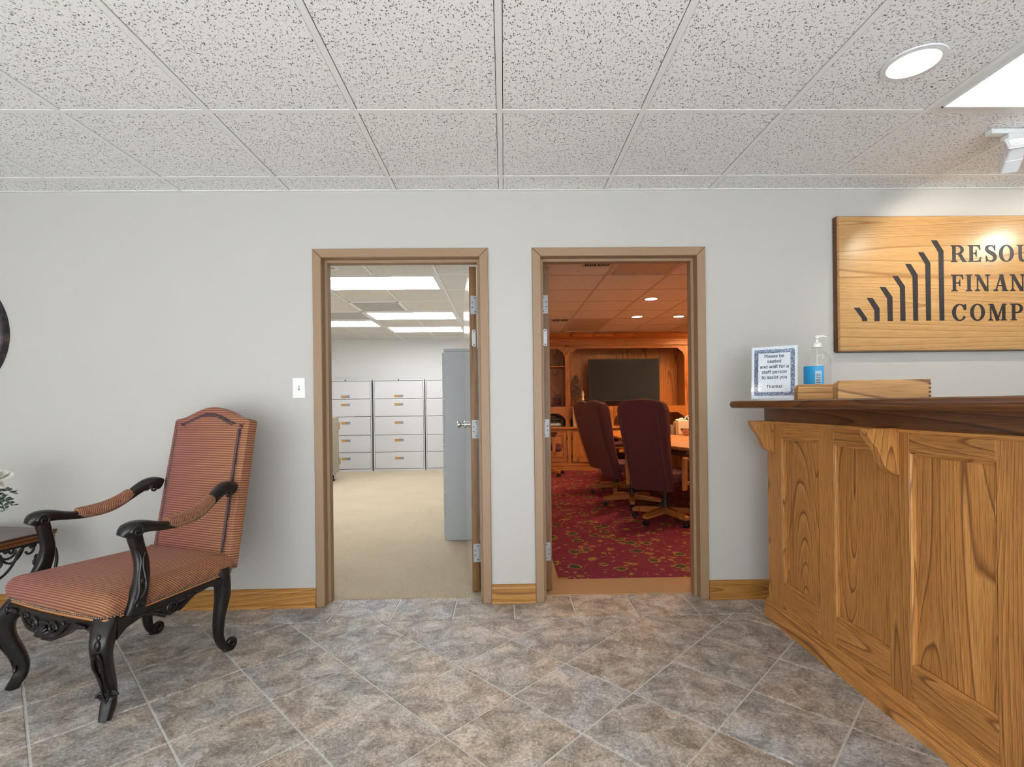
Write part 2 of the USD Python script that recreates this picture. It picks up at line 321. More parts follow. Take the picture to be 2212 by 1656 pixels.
def plate(p, layers, xy=lambda a: a):
    """Outline with (inset, height) layers, stacked along the local z; xy maps (n,3) local points into place."""
    p = ccw(p)
    return loft([xy(np.column_stack([inset(p, d), np.full(len(p), h)])) for d, h in layers])

def prism(p, h0, h1, bev=0.0, xy=lambda a: a):
    L = [(bev, h0), (0, h0 + bev), (0, h1 - bev), (bev, h1)] if bev else [(0, h0), (0, h1)]
    m = plate(p, L, xy)
    if m.volume < 0: m.invert()
    return m

XZ = lambda a: np.column_stack([a[:, 0], a[:, 2], a[:, 1]])      # outline in x,z; height along y
YZ = lambda a: np.column_stack([a[:, 2], a[:, 0], a[:, 1]])      # outline in y,z; height along x

def fix(m):
    if m.volume < 0: m.invert()
    return m

def rrect(x0, x1, y0, y1, r, n=6):
    pts = []
    for cx, cyy, a0 in ((x1 - r, y1 - r, 0), (x0 + r, y1 - r, 90), (x0 + r, y0 + r, 180), (x1 - r, y0 + r, 270)):
        for k in range(n + 1):
            a = math.radians(a0 + 90 * k / n); pts.append((cx + r * math.cos(a), cyy + r * math.sin(a)))
    return np.array(pts)

def lathe(profile, sections=32, loc=(0, 0, 0)):
    m = trimesh.creation.revolve(np.array(profile, float), sections=sections)
    m.apply_translation(loc); return fix(m)

def spline(pts, n):
    from scipy.interpolate import CubicSpline
    p = np.asarray(pts, float)
    d = np.concatenate([[0], np.cumsum(np.linalg.norm(np.diff(p[:, :3], axis=0), axis=1))])
    return CubicSpline(d, p)(np.linspace(0, d[-1], n))

def sweep(path, rad, n=12, ref=(0, 0, 1), power=2.0, closed=False):
    """Tube along path; rad: scalar, (k,) or (k,2) radii (side, normal); ref: reference direction for the frame."""
    path = np.asarray(path, float)[:, :3]; k = len(path)
    rad = np.broadcast_to(np.asarray(rad, float).reshape(-1, 1) if np.ndim(rad) < 2 else np.asarray(rad, float), (k, 2 if np.ndim(rad) == 2 else 1))
    if rad.shape[1] == 1: rad = np.repeat(rad, 2, 1)
    t = np.gradient(path, axis=0) if not closed else np.roll(path, -1, 0) - np.roll(path, 1, 0)
    t /= np.maximum(np.linalg.norm(t, axis=1, keepdims=True), 1e-9)
    a = np.linspace(0, 2 * PI, n, endpoint=False)
    ca, sa = np.cos(a), np.sin(a)
    ca, sa = np.sign(ca) * np.abs(ca) ** (2 / power), np.sign(sa) * np.abs(sa) ** (2 / power)
    rings = []; prev = None
    for i in range(k):
        r = np.asarray(ref, float)
        s = np.cross(r, t[i])
        if np.linalg.norm(s) < .05: s = prev if prev is not None else np.cross((.3, .7, .2), t[i])
        s = s / np.linalg.norm(s)
        if prev is not None and s @ prev < 0: s = -s
        prev = s; u = np.cross(t[i], s)
        rings.append(path[i] + rad[i, 0] * ca[:, None] * s + rad[i, 1] * sa[:, None] * u)
    if closed:
        rings.append(rings[0]); m = loft(rings, False, False); m.merge_vertices()
    else:
        m = loft(rings)
    if m.volume < 0: m.invert()
    return m

def spiral(c, r0, r1, turns, e1, e2, n=36, phase=0.):
    th = np.linspace(0, turns * 2 * PI, n); r = np.linspace(r0, r1, n)
    return np.asarray(c) + (r * np.cos(th + phase))[:, None] * np.asarray(e1, float) + (r * np.sin(th + phase))[:, None] * np.asarray(e2, float)

def blob(c, r, sub=2, R=None):
    m = trimesh.creation.icosphere(sub); m.apply_scale(r)
    if R is not None: m.apply_transform(R)
    m.apply_translation(c); return m

def dome(outline, H, z0=0., power=3., n=8, xy=lambda a: a):
    """Puffy surface over an outline: rings shrinking to the centre."""
    p = ccw(outline); c = p.mean(0); rings = []
    for k in range(n):
        s = 1 - (k / n) ** 1.0
        rings.append(xy(np.column_stack([c + (p - c) * s, np.full(len(p), z0 + H * (1 - s ** power))])))
    m = loft(rings, False, False)
    top = xy(np.array([[c[0], c[1], z0 + H]]))
    b = len(m.vertices); v = np.vstack([m.vertices, top]); i = np.arange(len(p)); o = (n - 1) * len(p)
    f = np.vstack([m.faces, np.stack([o + i, o + (i + 1) % len(p), np.full(len(p), b)], 1)])
    return trimesh.Trimesh(v, f, process=False)

# ------------------------------------------------------------------ scene-tree helpers
USED = {}
def free(parent, name):
    k = (parent, name); n = USED.get(k, 0); USED[k] = n + 1
    return f'{parent}/{name}' if n == 0 else f'{parent}/{name}_{n:03d}'

def tags(p, label=None, category=None, group=None, kind=None):
    for k, v in (('label', label), ('category', category), ('group', group), ('kind', kind)):
        if v: p.SetCustomDataByKey(k, v)
    return p

def thing(name, label, category, loc=(0, 0, 0), rz=0, group=None, kind=None):
    x = UsdGeom.Xform.Define(stage, free('/World', name))
    x.AddTranslateOp().Set(Gf.Vec3d(*map(float, loc))); x.AddRotateZOp().Set(math.degrees(rz))
    return tags(x.GetPrim(), label, category, group, kind)

def obj(name, mesh, m, parent=None, smooth=30, **tg):
    if isinstance(mesh, (list, tuple)): mesh = cat(list(mesh))
    path = free(str(parent.GetPath()) if parent else '/World', name)
    p = usdkit.mesh(stage, path, mesh, MAT[m], smooth=smooth).GetPrim()
    return tags(p, **tg)

def setting(name, label):
    x = UsdGeom.Xform.Define(stage, free('/World', name)).GetPrim()
    return tags(x, label, kind='structure')

def dup(src, name, loc, rz, label, group=None):
    was = src.GetCustomData()
    r = thing(name, label, was['category'], loc, rz, group or was.get('group'))
    r.GetReferences().AddInternalReference(src.GetPath()); r.SetInstanceable(True)
    return r

# ================================================================== SETTING: main room floor
floor = setting('floor', 'grey brown stone tile floor laid diagonally with pale grout')
FX0, FX1, FY0 = -4.3, 5.0, -6.2
obj('grout_bed', bx(FX0, FX1, FY0, .085, -.05, -.0035), 'grout', floor, smooth=False)
TS, TA, TO, BD = .3347, .7802, (.2562, -1.1763), -.2276
e1 = np.array([math.cos(TA), math.sin(TA)]); e2 = np.array([math.sin(TA), -math.cos(TA)])
G = .0042
def tile_mesh(poly, z=0.):
    p = np.array(poly.exterior.coords)[:-1]; p = ccw(p)
    return plate(p, [(0, -.004), (0, z - .0015), (.0015, z)])
far_tiles = []
field = sbox(FX0, FY0, FX1, BD - G); field_v = sbox(-3.3, -2.05, 1.75, BD - G)
for i in range(-24, 25):
    for j in range(-24, 25):
        o = np.array(TO) + TS * (i * e1 + j * e2)
        q = [o + G * (e1 + e2), o + (TS - G) * e1 + G * e2, o + (TS - G) * (e1 + e2), o + G * e1 + (TS - G) * e2]
        P = Polygon(q)
        if not P.intersects(field): continue
        C = P.intersection(field)
        if C.area < 2e-4: continue
        m = tile_mesh(C, rnd.uniform(-.0004, .0004))
        if P.intersects(field_v):
            obj('tile', m, rnd.choice(['stone_grey', 'stone_brown', 'stone_brown', 'stone_warm']), floor, smooth=False)
        else:
            far_tiles.append(m)
for k in range(-13, 15):
    x0 = .045 + .3347 * k
    P = sbox(x0 + G, BD + G, x0 + .3347 - G, .082)
    if x0 < -4.4 or x0 > 4.9: continue
    obj('tile', tile_mesh(P), rnd.choice(['stone_grey', 'stone_brown', 'stone_warm']), floor, smooth=False)
obj('tile_field', far_tiles, 'stone_brown', floor, smooth=False, kind='stuff')

# ------------------------------------------------------------------ suspended ceilings
def grid_ceiling(name, label, xs, ys, z, tile_m, skip=(), tilefield=None, bar='grid_white', w=.024, bounds=None):
    """xs, ys: grid lines; a tile in every cell (i, j) not in skip; bars on the inner lines."""
    c = setting(name, label)
    x0, x1, y0, y1 = bounds
    rest = []
    for i in range(len(xs) - 1):
        for j in range(len(ys) - 1):
            if (i, j) in skip: continue
            m = bx(xs[i] + w / 2 + .0022, xs[i + 1] - w / 2 - .0022, ys[j] + w / 2 + .0022, ys[j + 1] - w / 2 - .0022, z + .0016, z + .02, .0015)
            if tilefield and tilefield(xs[i], ys[j]): rest.append(m)
            else: obj('ceiling_tile', m, tile_m, c, smooth=False)
    if rest: obj('tile_field', rest, tile_m, c, smooth=False, kind='stuff')
    for x in xs[1:-1]: obj('runner', bx(x - w / 2, x + w / 2, y0, y1, z - .0004, z + .004), bar, c, smooth=False)
    for y in ys[1:-1]:
        obj('cross_tee', [bx(xs[i] + w / 2, xs[i + 1] - w / 2, y - w / 2, y + w / 2, z, z + .004) for i in range(len(xs) - 1)], bar, c, smooth=False)
    obj('edge_angle', [bx(x0, x1, y1 - .022, y1, z - .001, z + .002), bx(x0, x1, y0, y0 + .022, z - .001, z + .002),
                       bx(x0, x0 + .022, y0, y1, z - .001, z + .002), bx(x1 - .022, x1, y0, y1, z - .001, z + .002)], bar, c, smooth=False)
    obj('deck', bx(x0, x1, y0, y1, z + .025, z + .1), 'dark_gap', c, smooth=False)  # deck coloured dark so the gaps beside the bars read as shadow
    return c
P2 = .6096
xs = [FX0] + [-.003 + P2 * k for k in range(-7, 9)] + [FX1]
ys = [FY0] + [-.180 - P2 * k for k in range(9, -1, -1)] + [0.]
def cell(x, y): return (max(k for k in range(len(xs)) if xs[k] <= x), max(k for k in range(len(ys)) if ys[k] <= y))
MAIN_TROFFERS = [(2.13, -1.09, 1), (-1.52, -2.62, 1), (-3.35, -2.62, 1), (.31, -3.84, 1), (2.13, -4.44, 1), (-1.52, -5.06, 1)]
skip = set()
for x, y, _ in MAIN_TROFFERS:
    i, j = cell(x, y); skip |= {(i, j), (i, j - 1)}
DOWN = [(1.524, -1.095), (-1.524, -3.53), (-.305, -5.3)]
grid_ceiling('ceiling', 'white suspended ceiling of pitted mineral tiles in the lobby', xs, ys, CEIL, 'ceiling_mineral', skip,
             lambda x, y: y < -1.7, bounds=(FX0, FX1, FY0, 0.))

def troffer(x0, x1, y0, y1, z, label, light, frame='white_enamel', lit=True, group=None):
    t = thing('ceiling_light', label, 'ceiling light', ((x0 + x1) / 2, (y0 + y1) / 2, z), 0, group)
    a, b = (x1 - x0) / 2 - .006, (y1 - y0) / 2 - .006; f = .034
    rim = lambda d, h: [bx(-a, a, -b, -b + d, h, h + .012), bx(-a, a, b - d, b, h, h + .012), bx(-a, -a + d, -b + d, b - d, h, h + .012), bx(a - d, a, -b + d, b - d, h, h + .012)]
    obj('frame', rim(f, -.004), frame, t, smooth=False)
    obj('door_rim', [bx(-a + f, a - f, -b + f, -b + f + .006, -.009, .004), bx(-a + f, a - f, b - f - .006, b - f, -.009, .004),
                     bx(-a + f, -a + f + .006, -b + f, b - f, -.009, .004), bx(a - f - .006, a - f, -b + f, b - f, -.009, .004)], frame, t, smooth=False)
    obj('diffuser', bx(-a + f + .006, a - f - .006, -b + f + .006, b - f - .006, -.001, .003), light, t, smooth=False)
    return t
for k, (x, y, _) in enumerate(MAIN_TROFFERS):
    i, j = cell(x, y)
    troffer(xs[i], xs[i + 1], ys[j - 1], ys[j + 1], CEIL,
            ['square white fluorescent panel light in the lobby ceiling beside the round downlight', 'lobby ceiling panel light behind the armchair', 'lobby ceiling panel light nearest the window wall corner',
             'lobby ceiling panel light behind the viewer', 'lobby ceiling panel light behind the reception desk', 'lobby ceiling panel light close to the front window'][k], 'troffer_light')

def downlight(x, y, z, r, label, light, group=None, trim='white_enamel'):
    t = thing('recessed_light', label, 'recessed light', (x, y, z), 0, group)
    obj('trim_ring', lathe([(r, -.001), (r + .004, -.006), (r + .022, -.004), (r + .024, .0), (r, .003)], 40), trim, t)
    obj('lens', trimesh.creation.cylinder(r, .004, sections=40), light, t)
    return t
downlight(1.524, -1.095, CEIL, .078, 'round white recessed downlight shining in the lobby ceiling tile', 'down_light')
downlight(-1.524, -3.53, CEIL, .078, 'recessed downlight in the lobby ceiling behind the armchair', 'down_light')

# ------------------------------------------------------------------ lobby walls
WT = .12
wp = Polygon([(FX0, 0), (-1.043, 0), (-1.043, 2.005), (-.127, 2.005), (-.127, 0), (.218, 0), (.218, 2.005), (1.137, 2.005), (1.137, 0), (FX1, 0), (FX1, 2.5), (FX0, 2.5)])
wv = setting('wall_back', 'pale grey painted lobby wall with two open doorways')
obj('plaster', prism(np.array(wp.exterior.coords)[:-1], 0, WT, xy=XZ), 'wall_paint', wv, smooth=False)
obj('wall_left', bx(FX0 - .1, FX0, FY0, 0, 0, 2.5), 'wall_paint', smooth=False, label='pale grey painted side wall of the lobby beyond the armchair', kind='structure')
obj('wall_right', bx(FX1, FX1 + .1, FY0, 0, 0, 2.5), 'wall_paint', smooth=False, label='pale grey painted side wall of the lobby beyond the desk', kind='structure')
WX0, WX1, WZ0, WZ1 = -3.9, 3.5, .12, 2.25  # window out of view, made wide to brighten the ceiling
fp = Polygon([(FX0, 0), (FX1, 0), (FX1, 2.5), (FX0, 2.5)], [[(WX0, WZ0), (WX1, WZ0), (WX1, WZ1), (WX0, WZ1)]])
wf = trimesh.creation.extrude_polygon(fp, .12, engine='earcut')
wf.apply_transform(np.array([[1, 0, 0, 0], [0, 0, -1, FY0], [0, 1, 0, 0], [0, 0, 0, 1.]]))
obj('wall_front', wf, 'wall_paint', smooth=False, label='lobby wall with the front window, behind the viewer', kind='structure')
w1 = setting('window_1', 'unseen front window of the lobby, widened to brighten the ceiling')
obj('frame', [bx(WX0, WX1, FY0 - .09, FY0 - .03, WZ0, WZ0 + .05), bx(WX0, WX1, FY0 - .09, FY0 - .03, WZ1 - .05, WZ1), bx(WX0, WX0 + .05, FY0 - .09, FY0 - .03, WZ0, WZ1),
              bx(WX1 - .05, WX1, FY0 - .09, FY0 - .03, WZ0, WZ1), bx(-.225, -.175, FY0 - .09, FY0 - .03, WZ0, WZ1)], 'bronze', w1, smooth=False)
obj('pane', bx(WX0 + .05, -.225, FY0 - .063, FY0 - .057, WZ0 + .05, WZ1 - .05), 'window_glass', w1, smooth=False)
obj('pane', bx(-.175, WX1 - .05, FY0 - .063, FY0 - .057, WZ0 + .05, WZ1 - .05), 'window_glass', w1, smooth=False)
obj('ground', bx(-30, 30, -40, FY0 - .12, -.3, -.1), 'outside_ground', smooth=False, label='paved ground outside the front window', kind='structure')

# baseboards: ogee top, flat face, shoe at the floor (outline in y,z towards the room)
def base_run(x0, x1, parent, m='pine_base', y=0.):
    prof = np.array([(0, 0), (-.034, 0), (-.034, .006), (-.031, .013), (-.024, .018), (-.018, .020), (-.018, .073), (-.0155, .0755), (-.0155, .079), (-.018, .082), (-.016, .092), (-.009, .101), (-.004, .104), (0, .104)])[::-1]
    mesh = prism(prof, x0, x1, xy=YZ); mesh.apply_translation((0, y, 0))
    obj('baseboard', mesh, m, parent, smooth=20)
bb = setting('baseboard_back', 'golden oak baseboard along the lobby wall')
for a, b in ((FX0, -1.089), (-.081, .172), (1.183, FX1)): base_run(a, b, bb)

# ------------------------------------------------------------------ door frames and doors
def door_frame(name, label, xo0, xo1):
    t = setting(name, label)
    c, xi0, xi1, zo, zi = .05, xo0 + .05, xo1 - .05, 2.05, 2.0
    cs = lambda p: prism(np.array(p), -.020, -.0005, .0035, xy=XZ)
    obj('casing', cs([(xo0, 0), (xi0, 0), (xi0, zi), (xo0, zo)]), 'frame_paint', t, smooth=False)
    obj('casing', cs([(xi1, 0), (xo1, 0), (xo1, zo), (xi1, zi)]), 'frame_paint', t, smooth=False)
    obj('casing', cs([(xi0 + .0008, zi), (xi1 - .0008, zi), (xo1 - .0008, zo), (xo0 + .0008, zo)]), 'frame_paint', t, smooth=False)
    for a, b in ((xi0 - .005, xi0), (xi1, xi1 + .005)): obj('jamb', bx(a, b, -.004, .14, 0, zi + .005), 'frame_paint', t, smooth=False)
    obj('jamb', bx(xi0, xi1, -.004, .14, zi, zi + .005), 'frame_paint', t, smooth=False)
    for a, b in ((xi0, xi0 + .016), (xi1 - .016, xi1)): obj('stop', bx(a, b, .040, .094, 0, zi - .0), 'frame_paint', t, smooth=False)
    obj('stop', bx(xi0 + .016, xi1 - .016, .040, .094, zi - .016, zi), 'frame_paint', t, smooth=False)
    cs2 = lambda p: prism(np.array(p), WT + .0005, WT + .02, xy=XZ)
    obj('casing', [cs2([(xo0, 0), (xi0, 0), (xi0, zi), (xo0, zo)]), cs2([(xi1, 0), (xo1, 0), (xo1, zo), (xi1, zi)]), cs2([(xi0, zi), (xi1, zi), (xo1, zo), (xo0, zo)])], 'frame_paint', t, smooth=False)
door_frame('trim_1', 'tan painted metal door frame of the file room', -1.088, -.082)
door_frame('trim_2', 'tan painted metal door frame of the conference room', .173, 1.182)

def door(name, label, loc, rz, s):
    """Leaf along local +y from its hinge edge; s = -1: hall face on the -x side."""
    d = thing(name, label, None, loc, rz, kind='structure')
    x0, x1 = (-.044, 0) if s < 0 else (0, .044)
    lf = obj('door_leaf', bx(x0 + .0006, x1 - .0006, .0012, .90, .010, 1.988, .001), 'door_face', d, smooth=False)
    obj('edge_band', bx(x0, x1, 0, .0012, .010, 1.988), 'door_edge', d, smooth=False)
    h0, h1 = (-.036, 0.) if s < 0 else (0., .036)
    for z in (1.755, .998, .245):
        h = obj('hinge', [bx(h0, h1, -.0022, -.0001, z - .056, z + .056, .0008), T(trimesh.creation.cylinder(.006, .112, sections=12), (h1 + .004 if s < 0 else h0 - .004, .0, z))], 'hinge_zinc', d, smooth=30)
        sc = []
        for q, (u, v) in enumerate(((.25, .042), (.72, .014), (.72, -.014), (.25, -.042))):
            xx = h1 - u * .036 if s < 0 else h0 + u * .036
            sc.append(T(trimesh.creation.cylinder(.0036, .0012, sections=10), (xx, -.0026, z + v), rx=PI / 2))
        obj('screw', sc, 'slot_dark', h, smooth=False)
    pz, px = 1.553, (x0 + x1) / 2 + (.004 if s < 0 else -.004)
    e = obj('edge_plate', prism(rrect(px - .011, px + .011, pz - .052, pz + .052, .0108), -.0016, -.0001, xy=XZ), 'plate_metal', d, smooth=30)
    obj('screw', [T(trimesh.creation.cylinder(.004, .001, sections=10), (px, -.002, pz + v), rx=PI / 2) for v in (-.042, .042)], 'slot_dark', e, smooth=False)
    for sgn, xf in ((-1, x0), (1, x1)):
        k = lathe([(.0, 0), (.032, 0), (.032, .004), (.026, .009), (.014, .011), (.011, .03), (.018, .036), (.0265, .046), (.027, .056), (.021, .063), (.0, .065)], 28)
        obj('knob', T(k, (xf, .838, .998), ry=sgn * PI / 2), 'satin_nickel', d)
    return d
door('door_1', 'varnished door swung open into the file room', (-.160, .152, 0), math.radians(6.6), -1)
door('door_2', 'varnished door swung open into the conference room', (.240, .152, 0), math.radians(1.2), 1)

# ================================================================== FILE ROOM (left doorway)
FB, FL0, PX0, PX1 = 6.50, -5.0, .03, .09
obj('floor', bx(FL0, PX0, .085, FB, -.05, .004), 'beige_carpet', smooth=False, label='beige loop pile carpet of the file room', kind='structure')
obj('wall_back', bx(FL0, PX0, FB, FB + .1, 0, 2.5), 'file_wall_paint', smooth=False, label='pale far wall of the file room above the white cabinets', kind='structure')
obj('wall_left', bx(FL0 - .1, FL0, WT, FB + .1, 0, 2.5), 'file_wall_paint', smooth=False, label='side wall of the file room', kind='structure')
obj('wall_right', bx(PX0, PX1, WT, FB + .1, 0, 2.5), 'file_wall_paint', smooth=False, label='wall between the file room and the conference room', kind='structure')
fxs = [FL0] + [-.615 + .6096 * k for k in range(-7, 1)] + [-.0054, PX0]
fys = [WT] + [1.835 + .6096 * k for k in range(-2, 8)] + [FB]
def fcell(x, y): return (max(k for k in range(len(fxs)) if fxs[k] <= x), max(k for k in range(len(fys)) if fys[k] <= y))
FT = [(-1.5, 2.1), (-1.5, 3.9), (-2.75, 4.5), (-1.5, 5.15), (-2.75, 2.1), (-3.95, 3.3)]
FV = [(-1.5, 3.3), (-2.2, 3.9)]
fskip = set()
for x, y in FT:
    i, j = fcell(x, y); fskip |= {(i, j), (i + 1, j)}
for x, y in FV: fskip.add(fcell(x, y))
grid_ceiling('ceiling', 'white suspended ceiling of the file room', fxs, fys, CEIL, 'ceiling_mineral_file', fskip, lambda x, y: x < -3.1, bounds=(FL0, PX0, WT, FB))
FLAB = ['large bright panel light nearest the door in the file room ceiling', 'bright panel light in the middle of the file room ceiling', 'bright panel light at the left of the file room ceiling, over the tan safe',
        'bright panel light furthest back in the file room ceiling', 'file room panel light hidden beside the doorway', 'file room panel light over the far left aisle']
for k, (x, y) in enumerate(FT):
    i, j = fcell(x, y); troffer(fxs[i], fxs[i + 2], fys[j], fys[j + 1], CEIL, FLAB[k], 'file_light')
for k, (x, y) in enumerate(FV):  # darker slatted panels set into the ceiling cells
    i, j = fcell(x, y)
    t = thing('ceiling_vent', ['grey slatted panel before the middle file room light', 'grey slatted panel left of the middle file room light'][k], 'vent', ((fxs[i] + fxs[i + 1]) / 2, (fys[j] + fys[j + 1]) / 2, CEIL))
    a = .3
    obj('face_frame', [bx(-a, a, -a, -a + .03, -.002, .008), bx(-a, a, a - .03, a, -.002, .008), bx(-a, -a + .03, -a, a, -.002, .008), bx(a - .03, a, -a, a, -.002, .008)], 'grid_white', t, smooth=False)
    obj('louver', [bx(-a + .03, a - .03, -a + .03 + q * .036, -a + .03 + q * .036 + .022, .0, .004) for q in range(15)], 'vent_grey', t, smooth=False)
    obj('backing', bx(-a + .02, a - .02, -a + .02, a - .02, .009, .014), 'dark_gap', t, smooth=False)
t = thing('smoke_detector', 'round unlit recessed light near the file room doorway', 'ceiling speaker', (-1.56, 1.57, CEIL))  # white ring and grey disc of an unlit recessed light
obj('trim_ring', lathe([(.075, -.001), (.08, -.008), (.105, -.006), (.11, .0), (.075, .003)], 36), 'white_enamel', t)
obj('grille', trimesh.creation.cylinder(.076, .004, sections=36), 'lens_off', t)

def lateral_file(x0, x1, y, label):
    w = x1 - x0
    t = thing('filing_cabinet', label, 'filing cabinet', ((x0 + x1) / 2, y, .004))
    a = w / 2
    # carcass with a front frame
    obj('carcass', [bx(-a, a, .02, .45, 0, 1.625), bx(-a, -a + .018, 0, .02, 0, 1.625), bx(a - .018, a, 0, .02, 0, 1.625), bx(-a + .018, a - .018, 0, .02, 1.603, 1.625), bx(-a + .018, a - .018, 0, .02, 0, .036)], 'cabinet_white', t, smooth=False)
    zs = [.041, .336, .640, .968, 1.280, 1.598]; hz = [.222, .542, .853, 1.175, 1.322]
    obj('reveal', bx(-a + .0185, a - .0185, .0165, .0195, .037, 1.6025), 'reveal_grey', t, smooth=False)  # grey backing stands in for the shadow in the drawer gaps
    for k in range(5):
        d = obj('drawer', bx(-a + .023, a - .023, -.004, .016, zs[k] + .004, zs[k + 1] - .004, .002), 'cabinet_white', t, smooth=False)
        z = hz[k] + .004
        obj('pull_cup', [bx(-.078, .078, -.0060, -.0045, z - .022, z + .022), bx(-.078, .078, -.010, -.006, z + .017, z + .022)], 'handle_grey', d, smooth=False)
        obj('label_slot', bx(-.075, .0, -.0075, -.006, z - .019, z + .016), 'handle_orange', d, smooth=False)
    obj('lock', T(trimesh.creation.cylinder(.010, .014, sections=14), (0, -.005, 1.614), rx=PI / 2), 'slot_dark', t)
    return t
lateral_file(-3.258, -2.344, 6.03, 'white five-drawer lateral filing cabinet partly behind the tan safe')
lateral_file(-2.311, -1.411, 6.03, 'white five-drawer lateral filing cabinet in the middle of the row')
lateral_file(-1.392, -.478, 6.03, 'white five-drawer lateral filing cabinet partly hidden by the grey cabinet')

t = thing('storage_cabinet', 'tall grey metal cabinet standing end-on just inside the file room door', 'cabinet', (-.05, 1.34, .004))
obj('body', bx(-.452, .06, .0, .92, 0, 1.60, .004), 'grey_enamel', t, smooth=False)
obj('top_cap', bx(-.455, .062, -.003, .923, 1.60, 1.622, .003), 'grey_enamel', t, smooth=False)
for k in range(4): obj('drawer', bx(-.470, -.4521, .015, .905, .02 + k * .395, .405 + k * .395, .003), 'grey_enamel', t, smooth=False)

t = thing('safe', 'tan metal safe on casters standing before the white cabinets', 'safe', (-2.585, 4.40, .004))
obj('body', bx(-.62, -.03, 0, .6, .12, .995, .01), 'cabinet_tan', t, smooth=False)
obj('door_panel', bx(-.0295, 0, .012, .588, .135, .985, .006), 'cabinet_tan', t, smooth=False)
for z in (.85, .30): obj('hinge', bx(-.045, .012, .565, .628, z - .055, z + .055, .006), 'brass_dull', t, smooth=False)
for x in (-.56, -.075):
    for y in (.06, .54):
        c = obj('caster', [T(trimesh.creation.cylinder(.045, .03, sections=20), (x, y, .045), ry=PI / 2)], 'black_plastic', t)
        obj('caster_fork', [bx(x - .024, x - .018, y - .03, y + .03, .03, .12), bx(x + .018, x + .024, y - .03, y + .03, .03, .12), bx(x - .024, x + .024, y - .03, y + .03, .108, .12)], 'steel', c, smooth=False)

# ================================================================== CONFERENCE ROOM (right doorway)
CB, CX1 = 6.32, 4.6
obj('floor', bx(PX1, CX1, .085, CB, -.05, .004), 'border_carpet', smooth=False, label='tan carpet border inside the conference room door', kind='structure')
obj('carpet', bx(.345, CX1 - .25, .352, 5.683, .004, .0075), 'leaf_carpet', smooth=False, label='dark red carpet with gold and olive leaves across the conference room', category='carpet')
obj('wall_back', bx(PX1, CX1, CB, CB + .1, 0, 2.5), 'conf_wall_paint', smooth=False, label='far wall of the conference room behind the wall unit', kind='structure')
obj('wall_right', bx(CX1, CX1 + .1, WT, CB + .1, 0, 2.5), 'conf_wall_paint', smooth=False, label='side wall of the conference room beyond the table', kind='structure')
cxs = [PX1] + [.395, 1.0] + [1.0 + .6096 * k for k in range(1, 6)] + [CX1]
cys = [WT, .695] + [1.305 + .6096 * k for k in range(0, 9)] + [CB]
def ccell(x, y): return (max(k for k in range(len(cxs)) if cxs[k] <= x), max(k for k in range(len(cys)) if cys[k] <= y))
OFF = [(1.3, 1.0), (1.3, 4.6), (3.1, 4.6)]
cskip = set()
for x, y in OFF:
    i, j = ccell(x, y); cskip |= {(i, j), (i, j + 1)}
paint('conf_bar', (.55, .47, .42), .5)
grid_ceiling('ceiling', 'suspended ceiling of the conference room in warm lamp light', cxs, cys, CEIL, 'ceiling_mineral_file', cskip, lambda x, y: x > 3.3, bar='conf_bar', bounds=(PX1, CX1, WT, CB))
for k, (x, y) in enumerate(OFF):
    i, j = ccell(x, y)
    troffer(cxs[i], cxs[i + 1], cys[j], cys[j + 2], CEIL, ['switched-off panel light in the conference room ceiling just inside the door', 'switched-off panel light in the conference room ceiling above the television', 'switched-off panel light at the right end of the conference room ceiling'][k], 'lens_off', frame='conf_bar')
CL = [(1.76, 3.0), (1.915, 4.21), (2.514, 4.21), (2.75, 3.0), (3.5, 3.0), (3.4, 4.21), (2.35, 1.78), (3.2, 1.78), (3.3, 5.3), (4.0, 4.9)]  # lamps after those in view are added to light the room
for k, (x, y) in enumerate(CL):
    downlight(x, y, CEIL, .068, ['warm recessed lamp nearest the door, highest of the three in view', 'warm recessed lamp at lower left of the three in the conference room', 'warm recessed lamp nearest the right side of the conference doorway'][k] if k < 3 else 'added out-of-view warm conference room lamp ' + ['over the middle of the table', 'beyond the right side of the table', 'over the far right of the table', 'over the near end of the table', 'near the right front corner of the room', 'in the far right corner', 'by the right wall'][k - 3], 'warm_light', trim='conf_bar')
for k, (x0, x1, y0, y1) in enumerate([(.715, .975, 1.46, 1.60), (.715, .965, 4.34, 4.56)]):
    t = thing('ceiling_vent', ['dark slotted air vent in two sections at the near side of the conference ceiling', 'slotted air vent near the wall unit in the conference ceiling'][k], 'vent', ((x0 + x1) / 2, (y0 + y1) / 2, CEIL))
    a, b = (x1 - x0) / 2, (y1 - y0) / 2
    obj('frame', [bx(-a, a, -b, -b + .012, -.004, .003), bx(-a, a, b - .012, b, -.004, .003), bx(-a, -a + .012, -b, b, -.004, .003), bx(a - .012, a, -b, b, -.004, .003), bx(-.006, .006, -b, b, -.004, .003)], 'conf_bar', t, smooth=False)
    obj('slot_back', bx(-a + .01, a - .01, -b + .01, b - .01, .0005, .0032), 'dark_gap', t, smooth=False)
    for q in range(int(2 * a / .02) - 1):
        xx = -a + .02 + q * .02
        if abs(xx) > .01: obj('louver', bx(xx - .003, xx + .003, -b + .012, b - .012, -.003, .0005), 'lens_off', t, smooth=False)

